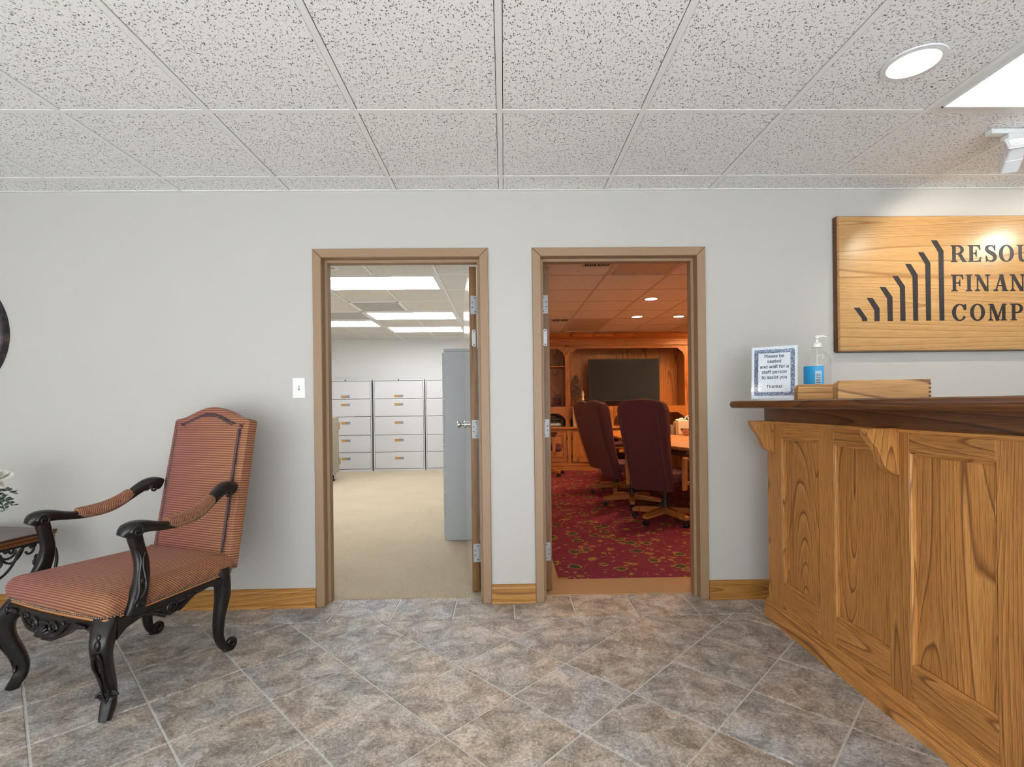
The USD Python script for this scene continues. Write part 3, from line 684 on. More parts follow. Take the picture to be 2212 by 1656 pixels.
# ------------------------------------------------------------------ built-in wall unit
UF, UB, UX0, UX1 = 5.85, 6.31, .10, 4.25     # upper front, back
u = thing('entertainment_unit', 'built-in oak wall unit with open shelves and a television bay', 'wall unit', (0, 0, .0))
W = lambda a: f'orange_oak_{a}'
obj('plinth', [bx(UX0, UX1, 5.70, UB, .0, .085), bx(UX0, UX1, 5.685, 5.70, 0, .03, .004)], W('x'), u, smooth=False)
obj('plinth_cap', bx(UX0, UX1, 5.69, 5.715, .085, .112, .006), W('x'), u, smooth=False)
obj('base_carcass', bx(UX0, UX1, 5.735, UB, .085, .722), W('z'), u, smooth=False)
for x in (UX0, 1.085, 2.13, 3.19): obj('base_stile', bx(x, x + .075 if x > .2 else x + .06, 5.715, 5.735, .11, .722, .002), W('z'), u, smooth=False)
obj('base_rail', bx(UX0, UX1, 5.716, 5.735, .66, .722, .002), W('x'), u, smooth=False)
obj('base_rail', bx(UX0, UX1, 5.716, 5.735, .11, .150, .002), W('x'), u, smooth=False)
def raised_door(x0, x1, z0, z1, y):
    d = obj('cabinet_door', [bx(x0, x0 + .06, y - .019, y, z0, z1, .003), bx(x1 - .06, x1, y - .019, y, z0, z1, .003), bx(x0 + .06, x1 - .06, y - .019, y, z0, z0 + .06, .003), bx(x0 + .06, x1 - .06, y - .019, y, z1 - .06, z1, .003)], W('z'), u, smooth=False)
    pr_ = plate(np.array([(x0 + .06, z0 + .06), (x1 - .06, z0 + .06), (x1 - .06, z1 - .06), (x0 + .06, z1 - .06)]), [(0, -.006), (.004, -.008), (.030, -.017), (.034, -.017)], lambda a: np.column_stack([a[:, 0], y + a[:, 2], a[:, 1]]))
    obj('raised_panel', pr_, W('z'), d, smooth=False)
    return d
for x0, x1, hx in ((.16, .60, None), (.62, 1.075, 1.078), (1.175, 1.64, 1.168), (1.66, 2.12, None), (2.215, 2.69, None), (2.71, 3.18, None), (3.275, 3.74, None), (3.76, 4.2, None)):
    d = raised_door(x0, x1, .155, .665, 5.7145)
    if hx:
        for z in (.56, .24): obj('hinge', bx(hx - .006, hx + .008, 5.690, 5.714, z - .025, z + .025, .003), 'slot_dark', d, smooth=False)
obj('worktop', bx(UX0, UX1, 5.675, UB, .722, .757, .006), W('x'), u, smooth=False)
obj('back_panel', bx(UX0, UX1, UB - .03, UB, .757, 2.20), W('z'), u, smooth=False)
# uprights: face stiles with dividers behind
for x0, x1 in ((UX0, .16), (1.078, 1.160), (3.185, 3.265), (4.19, UX1)):
    obj('stile', [bx(x0, x1, UF, UF + .02, .757, 2.16, .003), bx(x0 + .02, x1 - .02, UF + .02, UB - .03, .757, 2.16)], W('z'), u, smooth=False)
    if x0 > .2 and x0 < 4: obj('flute', [bx(x0 + .018 + q * .016, x0 + .026 + q * .016, UF - .004, UF - .0005, 1.15, 1.95, .002) for q in range(3)], W('z'), u, smooth=False)
def ogee_rail(x0, x1, ztop, zmid, zend, c=.15):
    """A rail with a straight middle and ogee shoulders falling at both ends."""
    s = [(0, zend), (.012, zend), (.018, zend + .15 * (zmid - zend)), (.035, zend + .5 * (zmid - zend)), (.075, zend + .68 * (zmid - zend)), (.10, zend + .86 * (zmid - zend)), (.125, zmid), (c, zmid)]
    p = [(x0, ztop)] + [(x0 + a, z) for a, z in s] + [(x1 - a, z) for a, z in s[::-1]] + [(x1, ztop)]
    return prism(np.array(p), UF, UF + .02, xy=XZ)
for x0, x1 in ((.16, 1.078), (1.160, 3.185), (3.265, 4.19)): obj('valance', ogee_rail(x0, x1, 2.165, 2.118, 1.985), W('x'), u, smooth=False)
obj('bay_lining', bx(1.142, 3.203, UF + .02, UB - .03, 2.165, 2.185), W('x'), u, smooth=False)
for x0, x1 in ((.14, 1.098), (3.247, 4.21)):
    obj('shelf', bx(x0, x1, UF + .03, UB - .03, 1.805, 1.825, .002), W('x'), u, smooth=False)
for x0, x1 in ((.14, 1.098), (1.14, 3.205), (3.245, 4.21)):
    obj('shelf', bx(x0, x1, UF + .02, UB - .03, 1.085, 1.107), W('x'), u, smooth=False)
for x0, x1 in ((.16, 1.078), (1.160, 1.86), (1.93, 2.48), (2.54, 3.185), (3.265, 4.19)):
    obj('arch_rail', ogee_rail(x0, x1, 1.107, .985, .88, .15), W('x'), u, smooth=False)
for x in (1.86, 2.48): obj('short_stile', [bx(x, x + .065, UF, UF + .02, .757, 1.107), bx(x + .02, x + .045, UF + .02, UB - .03, .757, 1.085)], W('z'), u, smooth=False)
obj('frieze', [bx(UX0, UX1, UF - .012, UB, 2.165, 2.30, .004), bx(UX0, UX1, UF - .03, UF - .012, 2.165, 2.19, .005), bx(UX0, UX1, UF - .024, UF - .012, 2.235, 2.255, .004)], W('x'), u, smooth=False)
cp = np.array([(UF - .012, 2.245), (UF - .03, 2.25), (UF - .035, 2.275), (UF - .06, 2.29), (UF - .10, 2.315), (UF - .125, 2.35), (UF - .15, 2.358), (UF - .15, 2.381), (UF + .05, 2.381), (UF + .05, 2.245)])[::-1]
obj('crown', prism(cp, UX0, UX1, xy=YZ), W('x'), u, smooth=20)

t = thing('television', 'large flat black television in the bay of the oak wall unit', 'television', (2.14, 6.0, 1.107))
obj('bezel', [bx(-.635, .635, -.045, .0, .078, .84, .006)], 'black_plastic', t, smooth=False)
obj('screen', bx(-.617, .617, -.0475, -.0452, .105, .822), 'screen', t, smooth=False)
obj('foot', [bx(-.28, .28, -.12, .10, 0, .012, .004), bx(-.05, .05, -.02, .015, .01, .09)], 'black_plastic', t, smooth=False)

# shelf things
t = thing('carved_ornament', 'tall pointed dark carved wood ornament left of the television', 'ornament', (1.285, 6.02, 1.107))
al = np.linspace(0, 1, 18); zz = .10 + .46 * al; hw = .078 * np.sin(PI * np.clip(al, .0, 1) ** .8) ** .75 + .004
p = np.array([(w_, z_) for w_, z_ in zip(hw, zz)] + [(-w_, z_) for w_, z_ in zip(hw[::-1], zz[::-1])])
obj('leaf_body', prism(p, -.012, .012, .004, xy=XZ), 'rosewood', t)
obj('stem', lathe([(0, 0), (.05, 0), (.045, .015), (.018, .03), (.014, .06), (.02, .09), (.014, .13), (0, .14)], 20), 'rosewood', t)
for q in range(7):
    z0 = .17 + q * .052; wv_ = .7 * np.interp(z0, zz, hw)
    obj('relief', sweep(spline([(-wv_ * (-1) ** q, -.014, z0), (0, -.017, z0 + .03), (wv_ * (-1) ** q, -.014, z0 + .055)], 10), .0055, 6), 'rosewood', t)
t = thing('figurine', 'small white and black china figurine beside the television', 'figurine', (1.405, 5.98, 1.107))
obj('figure', lathe([(0, 0), (.04, 0), (.042, .03), (.03, .06), (.036, .10), (.022, .14), (.014, .17), (.026, .20), (.020, .235), (.010, .27), (.0, .285)], 18), 'cream_china', t)
obj('sash', [T(trimesh.creation.torus(.034, .008, 18, 8), (0, 0, z)) for z in (.055, .10)], 'black_plastic', t)
t = thing('gift_bag', 'tan paper gift bag with a cord handle on the wall unit worktop', 'bag', (1.33, 5.80, .757))
obj('bag_body', loft([np.array([(-.125, -.04, 0), (.125, -.04, 0), (.125, .04, 0), (-.125, .04, 0)]), np.array([(-.135, -.05, .16), (.135, -.05, .16), (.135, .05, .16), (-.135, .05, .16)]), np.array([(-.135, -.03, .34), (.135, -.03, .34), (.135, .03, .34), (-.135, .03, .34)])]), 'kraft', t, smooth=False)
for q in (0, 1): obj('cord', sweep(spline([(-.08 + .02 * q, -.04, .34), (-.06, -.054, .22 - .05 * q), (0, -.058, .13 + .05 * (1 - q)), (.07, -.054, .16), (.09 - .02 * q, -.04, .30)], 20), .006, 8, ref=(0, 1, 0)), 'dark_cloth', t)
t = thing('bottle', 'dark bottle standing behind the tan gift bag', 'bottle', (1.205, 5.90, .757))
obj('body', lathe([(0, 0), (.036, 0), (.037, .15), (.03, .19), (.013, .22), (.0125, .285), (0, .286)], 20), 'black_plastic', t)
obj('foil', lathe([(.0128, .24), (.014, .24), (.014, .292), (0, .293)], 16), 'cabinet_tan', t)
t = thing('photo_frame', 'small dark framed picture on the upper left shelf', 'picture frame', (.955, 6.02, 1.107))
obj('frame', [bx(-.075, .075, -.01, .01, 0, .018), bx(-.075, .075, -.01, .01, .142, .16), bx(-.075, -.057, -.01, .01, .018, .142), bx(.057, .075, -.01, .01, .018, .142)], 'black_plastic', t, smooth=False)
obj('print', bx(-.057, .057, -.002, .004, .018, .142), 'burgundy', t, smooth=False)
t = thing('folded_cloths', 'heap of folded dark cloth in the arched opening at the left of the wall unit', 'cloth', (.86, 6.0, .757))
for q, (dx, dz, w_, m_) in enumerate(((0, .0, .17, 'label_pale'), (-.02, .045, .16, 'dark_cloth'), (.03, .095, .15, 'dark_cloth'), (-.03, .14, .12, 'welt_dark'))):
    mm = trimesh.creation.icosphere(3); mm.apply_scale((w_, .10, .045)); v = mm.vertices
    v[:, 2] += .02 * (meshkit.fbm(v * 14 + q, 3) - .5); v[:, 2] = np.maximum(v[:, 2], -.03)
    mm.vertices = v; mm.apply_translation((dx, 0, dz + .034)); obj('cloth', mm, m_, t, smooth=True)

# ------------------------------------------------------------------ conference table
t = thing('conference_table', 'boat-shaped polished oak conference table seen at the right of the doorway', 'table', (2.45, 3.5, .0075))
ctrl = np.array([(-.72, -1.74), (-.80, -1.46), (-.95, -.8), (-1.0, -.1), (-.95, .7), (-.76, 1.6)])
left = spline(np.column_stack([ctrl, np.zeros(6)]), 24)[:, :2]
out = np.vstack([left, left[::-1] * (-1, 1)])
out = ccw(out)
obj('tabletop', plate(out, [(.02, .675), (.004, .680), (0, .69), (0, .705), (.006, .713), (.010, .714)]), 'table_gloss' if 'table_gloss' in MAT else 'orange_oak_y', t, smooth=25)
obj('apron', [plate(inset(out, .16), [(0, .60), (0, .675)])], 'rosewood', t, smooth=False)
for y in (-1.0, 1.0): obj('pedestal', [bx(-.30, .30, y - .06, y + .06, .05, .60, .01), bx(-.42, .42, y - .09, y + .09, 0, .055, .012)], 'orange_oak_z', t, smooth=False)

# things on the table
t = thing('paper_bag', 'white paper bag with black trim on the conference table', 'bag', (2.42, 3.80, .7225))
obj('bag_body', bx(-.10, .14, -.06, .06, 0, .19, .006), 'cream_paper', t, smooth=False)
obj('side_panel', bx(-.125, -.102, -.055, .055, 0, .17, .003), 'kraft', t, smooth=False)
obj('tissue', [blob((-.08 + .05 * q, 0, .19 + .012 * (q % 2)), (.036, .03, .022), 2) for q in range(5)], 'paper_white', t, smooth=True)
obj('black_trim', T(bx(-.02, .09, -.025, .025, 0, .03, .004), (0, 0, .205), ry=.5), 'black_plastic', t, smooth=False)
obj('handle', sweep(spline([(.0, -.03, .20), (.04, -.03, .245), (.10, -.03, .20)], 12), .009, 8, ref=(0, 1, 0)), 'paper_white', t)
t = thing('candy_dish', 'pink and white dish in front of the white paper bag', 'dish', (2.40, 3.58, .7225))
obj('bowl', lathe([(0, 0), (.045, 0), (.05, .01), (.085, .05), (.095, .075), (.09, .075), (.08, .052), (.045, .014), (0, .012)], 28), 'pink_china', t)
obj('rim_lettering', [T(bx(-.006, .006, -.002, .002, 0, .012), (.0955 * math.cos(a), .0955 * math.sin(a), .074), rz=a + PI / 2) for a in np.linspace(0, 2 * PI, 30, endpoint=False)], 'ink_black', t, smooth=False)
for k, (x, w_, h_, m_, lab) in enumerate(((2.205, .055, .125, 'book_brown', 'brown book standing on the conference table'), (2.262, .045, .125, 'book_grey', 'grey book standing beside the white paper bag'))):
    t = thing('book', lab, 'book', (x, 3.86, .7225))
    obj('cover', [bx(-w_ / 2, w_ / 2, -.08, -.076, 0, h_), bx(-w_ / 2, -w_ / 2 + .003, -.076, .08, 0, h_), bx(w_ / 2 - .003, w_ / 2, -.076, .08, 0, h_)], m_, t, smooth=False)
    obj('pages', bx(-w_ / 2 + .003, w_ / 2 - .003, -.076, .076, .003, h_ - .003), 'cream_paper', t, smooth=False)

# ------------------------------------------------------------------ conference chairs (faces +x, hub at the origin)
def make_conf_chair(loc, rz, label):
    t = thing('office_chair', label, 'office chair', loc, rz, 'burgundy conference chairs')
    for k in range(5):
        a = math.radians(172 + 72 * k); ca, sa = math.cos(a), math.sin(a)
        R = np.array([[ca, -sa, 0], [sa, ca, 0], [0, 0, 1]])
        ring = lambda x, w_, z0, z1: np.array([(x, -w_, z0), (x, w_, z0), (x, w_, z1), (x, -w_, z1)]) @ R.T
        obj('star_leg', loft([ring(.02, .026, .075, .135), ring(.20, .026, .070, .120), ring(.315, .025, .066, .104), ring(.325, .022, .070, .098)]), 'chair_oak_x', t, smooth=20)
        c = np.array([.305 * ca, .305 * sa])
        obj('caster', [T(trimesh.creation.cylinder(.026, .016, sections=18), (c[0] + d_ * -sa, c[1] + d_ * ca, .027), rx=PI / 2, rz=a) for d_ in (-.014, .014)] + [T(trimesh.creation.cylinder(.008, .045, sections=10), (c[0], c[1], .052))], 'black_plastic', t)
    obj('gas_column', [T(trimesh.creation.cylinder(.034, .14, sections=20), (0, 0, .14)), T(trimesh.creation.cylinder(.022, .22, sections=20), (0, 0, .30)), bx(-.12, .12, -.08, .08, .375, .405, .008)], 'black_plastic', t)
    o = rrect(-.24, .27, -.25, .25, .07, 6)
    se = [plate(o, [(.03, .398), (.006, .410), (0, .435), (.004, .465), (.025, .488)]), dome(inset(ccw(o), .025), .018, .488, 2.5)]
    obj('seat', se, 'burgundy', t, smooth=50)
    # backrest: rings from bottom to top, leaning back
    rings = []; ts = np.linspace(0, 1, 26)
    for s in ts:
        z = .33 + .80 * s; cx = -.235 - .205 * s - .02 * math.sin(PI * s)
        hw_ = .205 + .040 * s; th = .045 + .020 * s
        if s > .92:
            q = (s - .92) / .08; hw_ *= 1 - .10 * q * q; th *= math.sqrt(max(1 - (.85 * q) ** 2, .02))
        ang = np.linspace(0, 2 * PI, 40, endpoint=False)
        ca, sa = np.cos(ang), np.sin(ang)
        X = np.sign(ca) * np.abs(ca) ** (2 / 3.2) * th; Y = np.sign(sa) * np.abs(sa) ** (2 / 6.) * hw_
        X += np.where(X > 0, .030 * np.clip((np.abs(Y) / hw_ - .55) / .45, 0, 1) ** 1.5 * min(1, 1.4 * s), 0)    # side wings on the front
        zz_ = np.full(40, z) + .030 * (1 - (Y / .245) ** 2) * s ** 6
        rings.append(np.column_stack([cx + X, Y, zz_]))
    bk = fix(loft(rings)); obj('backrest', bk, 'burgundy', t, smooth=50)
    top = rings[-1]; c = top.mean(0)
    obj('top_roll', loft([top, c + (top - c) * (.8, .93, 1) + (0, 0, .012), c + (top - c) * (.45, .8, 1) + (0, 0, .018), c + (top - c) * (.05, .5, 1) + (0, 0, .019)], False, True), 'burgundy', t, smooth=60)
    pp = lambda y: [(-.235 - .205 * s - .02 * math.sin(PI * s) - (.052 + .018 * s) * .985, y * (1 + .0 * s), .33 + .80 * s) for s in np.linspace(.03, .88, 16)]
    for y in (-.185, .185): obj('piping', sweep(pp(y), .0035, 6, ref=(0, 1, 0)), 'welt_dark', t)
    for s in (-1, 1):
        y = s * .285
        a = obj('arm_frame', [bx(-.215, -.150, y - .016, y + .016, .345, .640, .008), bx(.125, .180, y - .016, y + .016, .400, .640, .008), bx(-.215, .180, y - .0165, y + .0165, .605, .645, .012), bx(-.215, .180, y - .0155, y + .0155, .385, .42, .008)], 'chair_oak_z', t, smooth=False)
        obj('arm_pad', plate(rrect(-.13, .19, y - .030, y + .030, .028, 5), [(.008, .642), (0, .650), (0, .668), (.010, .680)]), 'burgundy', a, smooth=50)
    return t
Z0 = .0075
c1 = make_conf_chair((1.55, 1.91, Z0), math.radians(45), 'burgundy high-backed conference chair nearest the door, at the table corner')
dup(c1, 'office_chair', (1.42, 2.68, Z0), math.radians(13), 'burgundy conference chair second from the door, along the table side')
dup(c1, 'office_chair', (1.42, 3.48, Z0), math.radians(12), 'burgundy conference chair third from the door, furthest along the table side')
dup(c1, 'office_chair', (.66, 5.18, Z0), math.radians(-8), 'burgundy conference chair half hidden by the door, by the low cupboards')

# ================================================================== RECEPTION DESK
DX, DY0, DY1 = 1.40, -2.62, -.268      # front plane, far and wall ends
desk = thing('reception_desk', 'honey oak panelled reception desk with curved corbels', 'reception desk', (0, 0, 0))
H = lambda a: f'honey_oak_{a}'
obj('carcass', bx(DX + .022, 1.86, DY0, DY1 - .004, .0, 1.112), H('z'), desk, smooth=False)
STILES = [(-.405, -.268), (-.806, -.702), (-1.203, -1.108), (-1.612, -1.511), (-2.012, -1.915), (-2.62, -2.315)]
ZB, ZT = .222, .962
for y0, y1 in STILES:
    obj('stile', bx(DX, DX + .0215, y0, y1, .093, 1.042, .0015), H('z'), desk, smooth=False)
for (a0, a1), (b0, b1) in zip(STILES[:-1], STILES[1:]):
    y0, y1 = b1 + .0008, a0 - .0008
    obj('rail', bx(DX + .0004, DX + .0215, y0, y1, ZT, 1.042, .0015), H('y'), desk, smooth=False)
    obj('rail', bx(DX + .0004, DX + .0215, y0, y1, .093, ZB, .0015), H('y'), desk, smooth=False)
    # sunk panel with a small moulded sticking round it
    ring = np.array([(y0, ZB), (y1, ZB), (y1, ZT), (y0, ZT)])
    pf = lambda a: np.column_stack([DX + .0215 - a[:, 2], a[:, 0], a[:, 1]])
    p = obj('panel', fix(plate(ring, [(0, .0), (0, .007)], pf)), H('z'), desk, smooth=False)
    L = [(.0, .0205), (.003, .0205), (.007, .016), (.011, .014), (.011, .005)]
    rg = [pf(np.column_stack([inset(ccw(ring), d), np.full(4, h)])) for d, h in L]
    for k in range(4):
        va = np.vstack([r_[[k, (k + 1) % 4]] for r_ in rg])
        fa = np.vstack([[(2 * q, 2 * q + 1, 2 * q + 3), (2 * q, 2 * q + 3, 2 * q + 2)] for q in range(len(rg) - 1)])
        obj('sticking', trimesh.Trimesh(va, fa, process=False), H('y' if k % 2 == 0 else 'z'), p, smooth=False)
obj('cap_moulding', bx(DX - .008, DX + .0215, DY0, DY1, 1.026, 1.044, .004), H('y'), desk, smooth=False)
fr = np.array([(DX - .012, 1.042), (DX - .014, 1.05), (DX - .014, 1.105), (DX - .018, 1.112), (DX + .03, 1.112), (DX + .03, 1.042)])
XZy = lambda a: np.column_stack([a[:, 0], a[:, 2], a[:, 1]])
def along_y(prof, y0, y1): return fix(prism(np.array(prof), y0, y1, xy=XZy))
obj('frieze', along_y(fr, DY0, DY1 - .0), 'dark_oak_y', desk, smooth=False)
bm = [(DX + .02, 0), (DX - .022, 0), (DX - .022, .050), (DX - .018, .055), (DX - .0185, .062), (DX - .021, .066), (DX - .019, .076), (DX - .011, .084), (DX - .009, .093), (DX - .003, .097), (DX + .02, .097)]
obj('base_moulding', along_y(bm, DY0, DY1 + .012), H('y'), desk, smooth=25)
def corbel(y):
    p = [(DX, 1.044), (DX - .120, 1.044), (DX - .112, 1.018), (DX - .098, .995), (DX - .080, .972), (DX - .068, .950), (DX - .060, .925), (DX - .050, .905), (DX - .034, .890), (DX - .014, .879), (DX, .876)]
    obj('corbel', fix(prism(np.array(p), y, y + .042, .003, xy=XZy)), H('z'), desk, smooth=25)
for y in (-.338, -1.165, -1.985): corbel(y)
ct = thing('countertop', 'dark stained oak countertop with rounded edge on the reception desk', 'countertop', (0, 0, 1.1122))
o = ccw(rrect(1.208, 1.87, DY0 - .05, -.226, .035, 8))
obj('slab', plate(o, [(.012, 0), (.004, .005), (0, .013), (0, .024), (.004, .033), (.013, .037)]), 'dark_oak_y', ct, smooth=40)
CT = 1.1493

# acrylic sign holder
SX, SYY = 1.385, -.37
th = math.radians(-34)
sg = thing('sign_holder', 'clear acrylic stand with a blue-bordered notice on the countertop', 'sign holder', (SX, SYY, CT + .0005), th)
TILT = math.radians(7)
tilt = lambda m: T(m, (0, 0, .004), rx=-TILT)
obj('acrylic_back', tilt(bx(-.108, .108, .0012, .003, 0, .280)), 'clear_plastic', sg, smooth=False)
obj('acrylic_front', tilt(bx(-.108, .108, -.003, -.0012, 0, .280)), 'clear_plastic', sg, smooth=False)
obj('foot', bx(-.108, .108, -.003, .075, 0, .003), 'clear_plastic', sg, smooth=False)
notice = obj('notice', tilt(bx(-.105, .105, -.0008, .0008, .006, .277)), 'paper_white', sg, smooth=False)
mat('border_print', {'t': ('texture_coordinate', {}), 'n': ('noise_texture', {'scale': 170., 'detail': 2., 'distortion': 1.}),
    'r': ('rgb_ramp', {'ramp': [(.40, (.62, .68, .82)), (.50, (.12, .19, .38)), (.62, (.07, .12, .28))]}), 'p': ('principled_bsdf', {'roughness': .6})},
    [('t.object', 'n.vector'), ('n.fac', 'r.fac'), ('r.color', 'p.base_color')])
bo = [bx(-.093, .093, -.0012, -.0009, .243, .262), bx(-.093, .093, -.0012, -.0009, .020, .039), bx(-.093, -.074, -.0012, -.0009, .039, .243), bx(.074, .093, -.0012, -.0009, .039, .243)]
obj('border', [tilt(b) for b in bo], 'border_print', notice, smooth=False)
for txt, z, w_ in (('Please be', .219, .090), ('seated', .192, .064), ('and wait for a', .164, .132), ('staff person', .136, .114), ('to assist you', .108, .116), ('Thanks!', .060, .072)):
    m = meshkit.text_mesh(txt, .0165, .0004, bold=True)
    ex = m.bounds; m.apply_translation((-(ex[0, 0] + ex[1, 0]) / 2, 0, 0)); m.apply_scale((min(1.0, w_ / (ex[1, 0] - ex[0, 0])), 1, 1))
    m = T(m, (0, -.0010, z), rx=PI / 2)
    obj('lettering', tilt(m), 'ink_blue', notice, smooth=False)

# hand sanitizer
bt = thing('pump_bottle', 'clear hand sanitizer pump bottle with a blue label on the countertop', 'bottle', (1.553, -.46, CT + .0005), math.radians(-18))
prof = [(0, 0), (.052, 0), (.060, .006), (.062, .02), (.062, .165), (.060, .19), (.052, .212), (.038, .232), (.024, .245), (.019, .252), (.019, .262)]
obj('body', lathe(prof + [(0, .262)], 40), 'clear_plastic', bt, smooth=40)
obj('dip_tube', T(trimesh.creation.cylinder(.0035, .235, sections=10), (.0, 0, .14)), 'clear_plastic', bt)
obj('collar', lathe([(0, .258), (.022, .258), (.023, .262), (.022, .276), (.017, .282), (.010, .284), (.0, .284)], 28), 'white_plastic', bt)
obj('pump_head', [lathe([(0, .282), (.006, .282), (.006, .300), (.013, .303), (.0135, .314), (.009, .319), (0, .320)], 24), sweep(spline([(0, 0, .311), (.020, 0, .313), (.036, 0, .310), (.042, 0, .305)], 10), np.linspace(.0065, .0035, 10), 10, ref=(0, 1, 0))], 'white_plastic', bt)
def wrap(a0, a1, z0, z1, r=.0626, n=16):
    a = np.radians(np.linspace(a0, a1, n)); v = []
    for rr in (r, r + .0003):
        for z in (z0, z1): v.append(np.column_stack([rr * np.cos(a), rr * np.sin(a), np.full(n, z)]))
    return fix(loft([np.array([v[0][i], v[1][i], v[3][i], v[2][i]]) for i in range(n)]))
lb = obj('label', wrap(-172, -78, .035, .165), 'label_blue', bt, smooth=False)
obj('label_print', [wrap(-112, -88, .045, .140, .0630, 8), wrap(-168, -120, .060, .072, .0630, 8)], 'label_pale', lb, smooth=False)
obj('label_print', [wrap(-109, -91, .050 + .008 * q, .053 + .008 * q, .0634, 6) for q in range(10)], 'ink_blue', lb, smooth=False)

# two low wooden boxes
def low_box(x, y, rz, L, label, h=.072, D=.045):
    t = thing('wooden_box', label, 'wooden box', (x, y, CT + .0005), rz)
    p = [(0, 0), (L, 0), (L, h)] + [(.024 - .024 * math.sin(a), h - .024 + .024 * math.cos(a)) for a in np.linspace(0, PI / 2, 7)]
    obj('front', fix(prism(np.array(p), 0, .014, .002, xy=XZ)), 'box_oak_x', t, smooth=25)
    obj('back', fix(prism(np.array(p), D - .014, D, .002, xy=XZ)), 'box_oak_x', t, smooth=25)
    obj('end', fix(prism(np.array([(.0, .0), (.012, 0), (.012, h - .006), (.0, h - .026)]), .0145, D - .0145, xy=XZ)), 'box_oak_y', t, smooth=False)
    obj('end', bx(L - .012, L - .001, .0145, D - .0145, 0, h - .001), 'box_oak_y', t, smooth=False)
    obj('base', bx(.012, L - .012, .0145, D - .0145, .002, .010), 'box_oak_x', t, smooth=False)
    obj('finger_joint', [bx(L + .0001, L + .0006, .0005, .0138, .004 + q * .0155, .0105 + q * .0155) for q in range(4)] + [bx(L - .009, L - .0002, -.0006, -.0001, .004 + q * .0155, .0105 + q * .0155) for q in range(4)], 'dark_oak_y', t, smooth=False)
    return t
low_box(1.372, -.60, math.radians(-9), .23, 'low oak box with a rounded end in front of the sanitizer bottle')
low_box(1.302, -.985, math.radians(-10), .325, 'longer low oak box with swirling grain, nearest the front of the counter')

# ------------------------------------------------------------------ carved wall sign
SW0, SW1, SZ0, SZ1, SYF = 1.950, 3.86, 1.432, 2.212, -.046
sign = thing('wall_sign', 'large varnished oak wall sign with dark carved bars and company lettering', 'sign', (0, 0, 0))
sp = ccw(rrect(SW0 - .006, SW1 + .006, SZ0 - .006, SZ1 + .006, .0115, 4))
yf = lambda a: np.column_stack([a[:, 0], -a[:, 2], a[:, 1]])
obj('board', fix(plate(sp, [(.004, .0005), (0, .004), (0, .024), (.002, .030), (.004, .036), (.009, .046)], yf)), 'sign_oak', sign, smooth=25)
obj('edge_band', fix(loft([yf(np.column_stack([inset(sp, d), np.full(len(sp), h)])) for d, h in ((.001, .001), (-.0012, .004), (-.0012, .024), (.001, .0302), (.003, .0344))], False, False)), 'dark_oak_x', sign, smooth=25)
E_ = .0009
def engrave(poly, name='letter'):
    m = trimesh.creation.extrude_polygon(poly, E_, engine='earcut')
    m.apply_transform(np.array([[1, 0, 0, 0], [0, 0, -1, SYF - .0001], [0, 1, 0, 0], [0, 0, 0, 1.]]))
    return obj(name, m, 'ink_black', sign, smooth=False)
for b in ([(2.034, 1.682), (2.068, 1.682), (2.113, 1.617), (2.112, 1.603), (2.082, 1.603), (2.081, 1.618)], [(2.110, 1.738), (2.145, 1.738), (2.185, 1.678), (2.185, 1.603), (2.155, 1.603), (2.154, 1.668)],
          [(2.187, 1.801), (2.221, 1.801), (2.262, 1.743), (2.263, 1.603), (2.233, 1.603), (2.231, 1.733)], [(2.263, 1.864), (2.296, 1.864), (2.337, 1.803), (2.338, 1.603), (2.308, 1.603), (2.307, 1.796)],
          [(2.339, 1.934), (2.372, 1.934), (2.413, 1.869), (2.413, 1.603), (2.384, 1.603), (2.382, 1.860)], [(2.416, 2.001), (2.449, 2.001), (2.488, 1.939), (2.489, 1.603), (2.460, 1.603), (2.458, 1.930)],
          [(2.494, 2.070), (2.528, 2.070), (2.567, 2.008), (2.568, 1.603), (2.539, 1.603), (2.537, 1.998)]):
    engrave(Polygon(b), 'bar')

# roman capitals, unit cap height
from shapely.ops import unary_union
def R_(x0, x1, y0, y1): return sbox(x0, y0, x1, y1)
def ell(cx, cyy, rx, ry, n=48): return Polygon([(cx + rx * math.cos(a), cyy + ry * math.sin(a)) for a in np.linspace(0, 2 * PI, n, endpoint=False)])
SF, TK, TN = .045, .185, .055
def serif(xc, y, w, up):   # foot at y; up: bracket grows upward
    s = 1 if up else -1
    return Polygon([(xc - w / 2, y), (xc + w / 2, y), (xc + w / 2, y + s * .03), (xc + w * .30, y + s * .05), (xc + w * .24, y + s * .10), (xc - w * .24, y + s * .10), (xc - w * .30, y + s * .05), (xc - w / 2, y + s * .03)])
def stem(x, w=TK, sw=None):
    sw = sw or w + .20
    return [R_(x, x + w, 0, 1), serif(x + w / 2, 0, sw, True), serif(x + w / 2, 1, sw, False)]
def bar_(p, q, w):
    (x0, y0), (x1, y1) = p, q
    return Polygon([(x0, y0), (x0 + w, y0), (x1 + w, y1), (x1, y1)])
def stroke(pts, ws, n=60):
    c = spline([(x, y, 0) for x, y in pts], n)[:, :2]; w = np.interp(np.linspace(0, 1, n), np.linspace(0, 1, len(ws)), ws)
    return unary_union([ell(x, y, r / 2, r / 2, 14) for (x, y), r in zip(c, w)] )
def L_E(mid=True):
    p = stem(.09) + [R_(.1, .72, .955, 1), R_(.1, .78, 0, .045), Polygon([(.72, 1), (.74, .74), (.705, .74), (.66, .88), (.58, .94), (.5, .96), (.5, 1)])]
    p += [R_(.2, .50, .485, .535), Polygon([(.52, .70), (.52, .31), (.49, .31), (.46, .43), (.40, .485), (.40, .535), (.46, .58), (.49, .70)])]
    return p
LET = {}
LET['E'] = (unary_union(L_E() + [Polygon([(.74, 0), (.80, .28), (.765, .28), (.70, .12), (.60, .06), (.5, .04), (.5, 0)])]), .86)
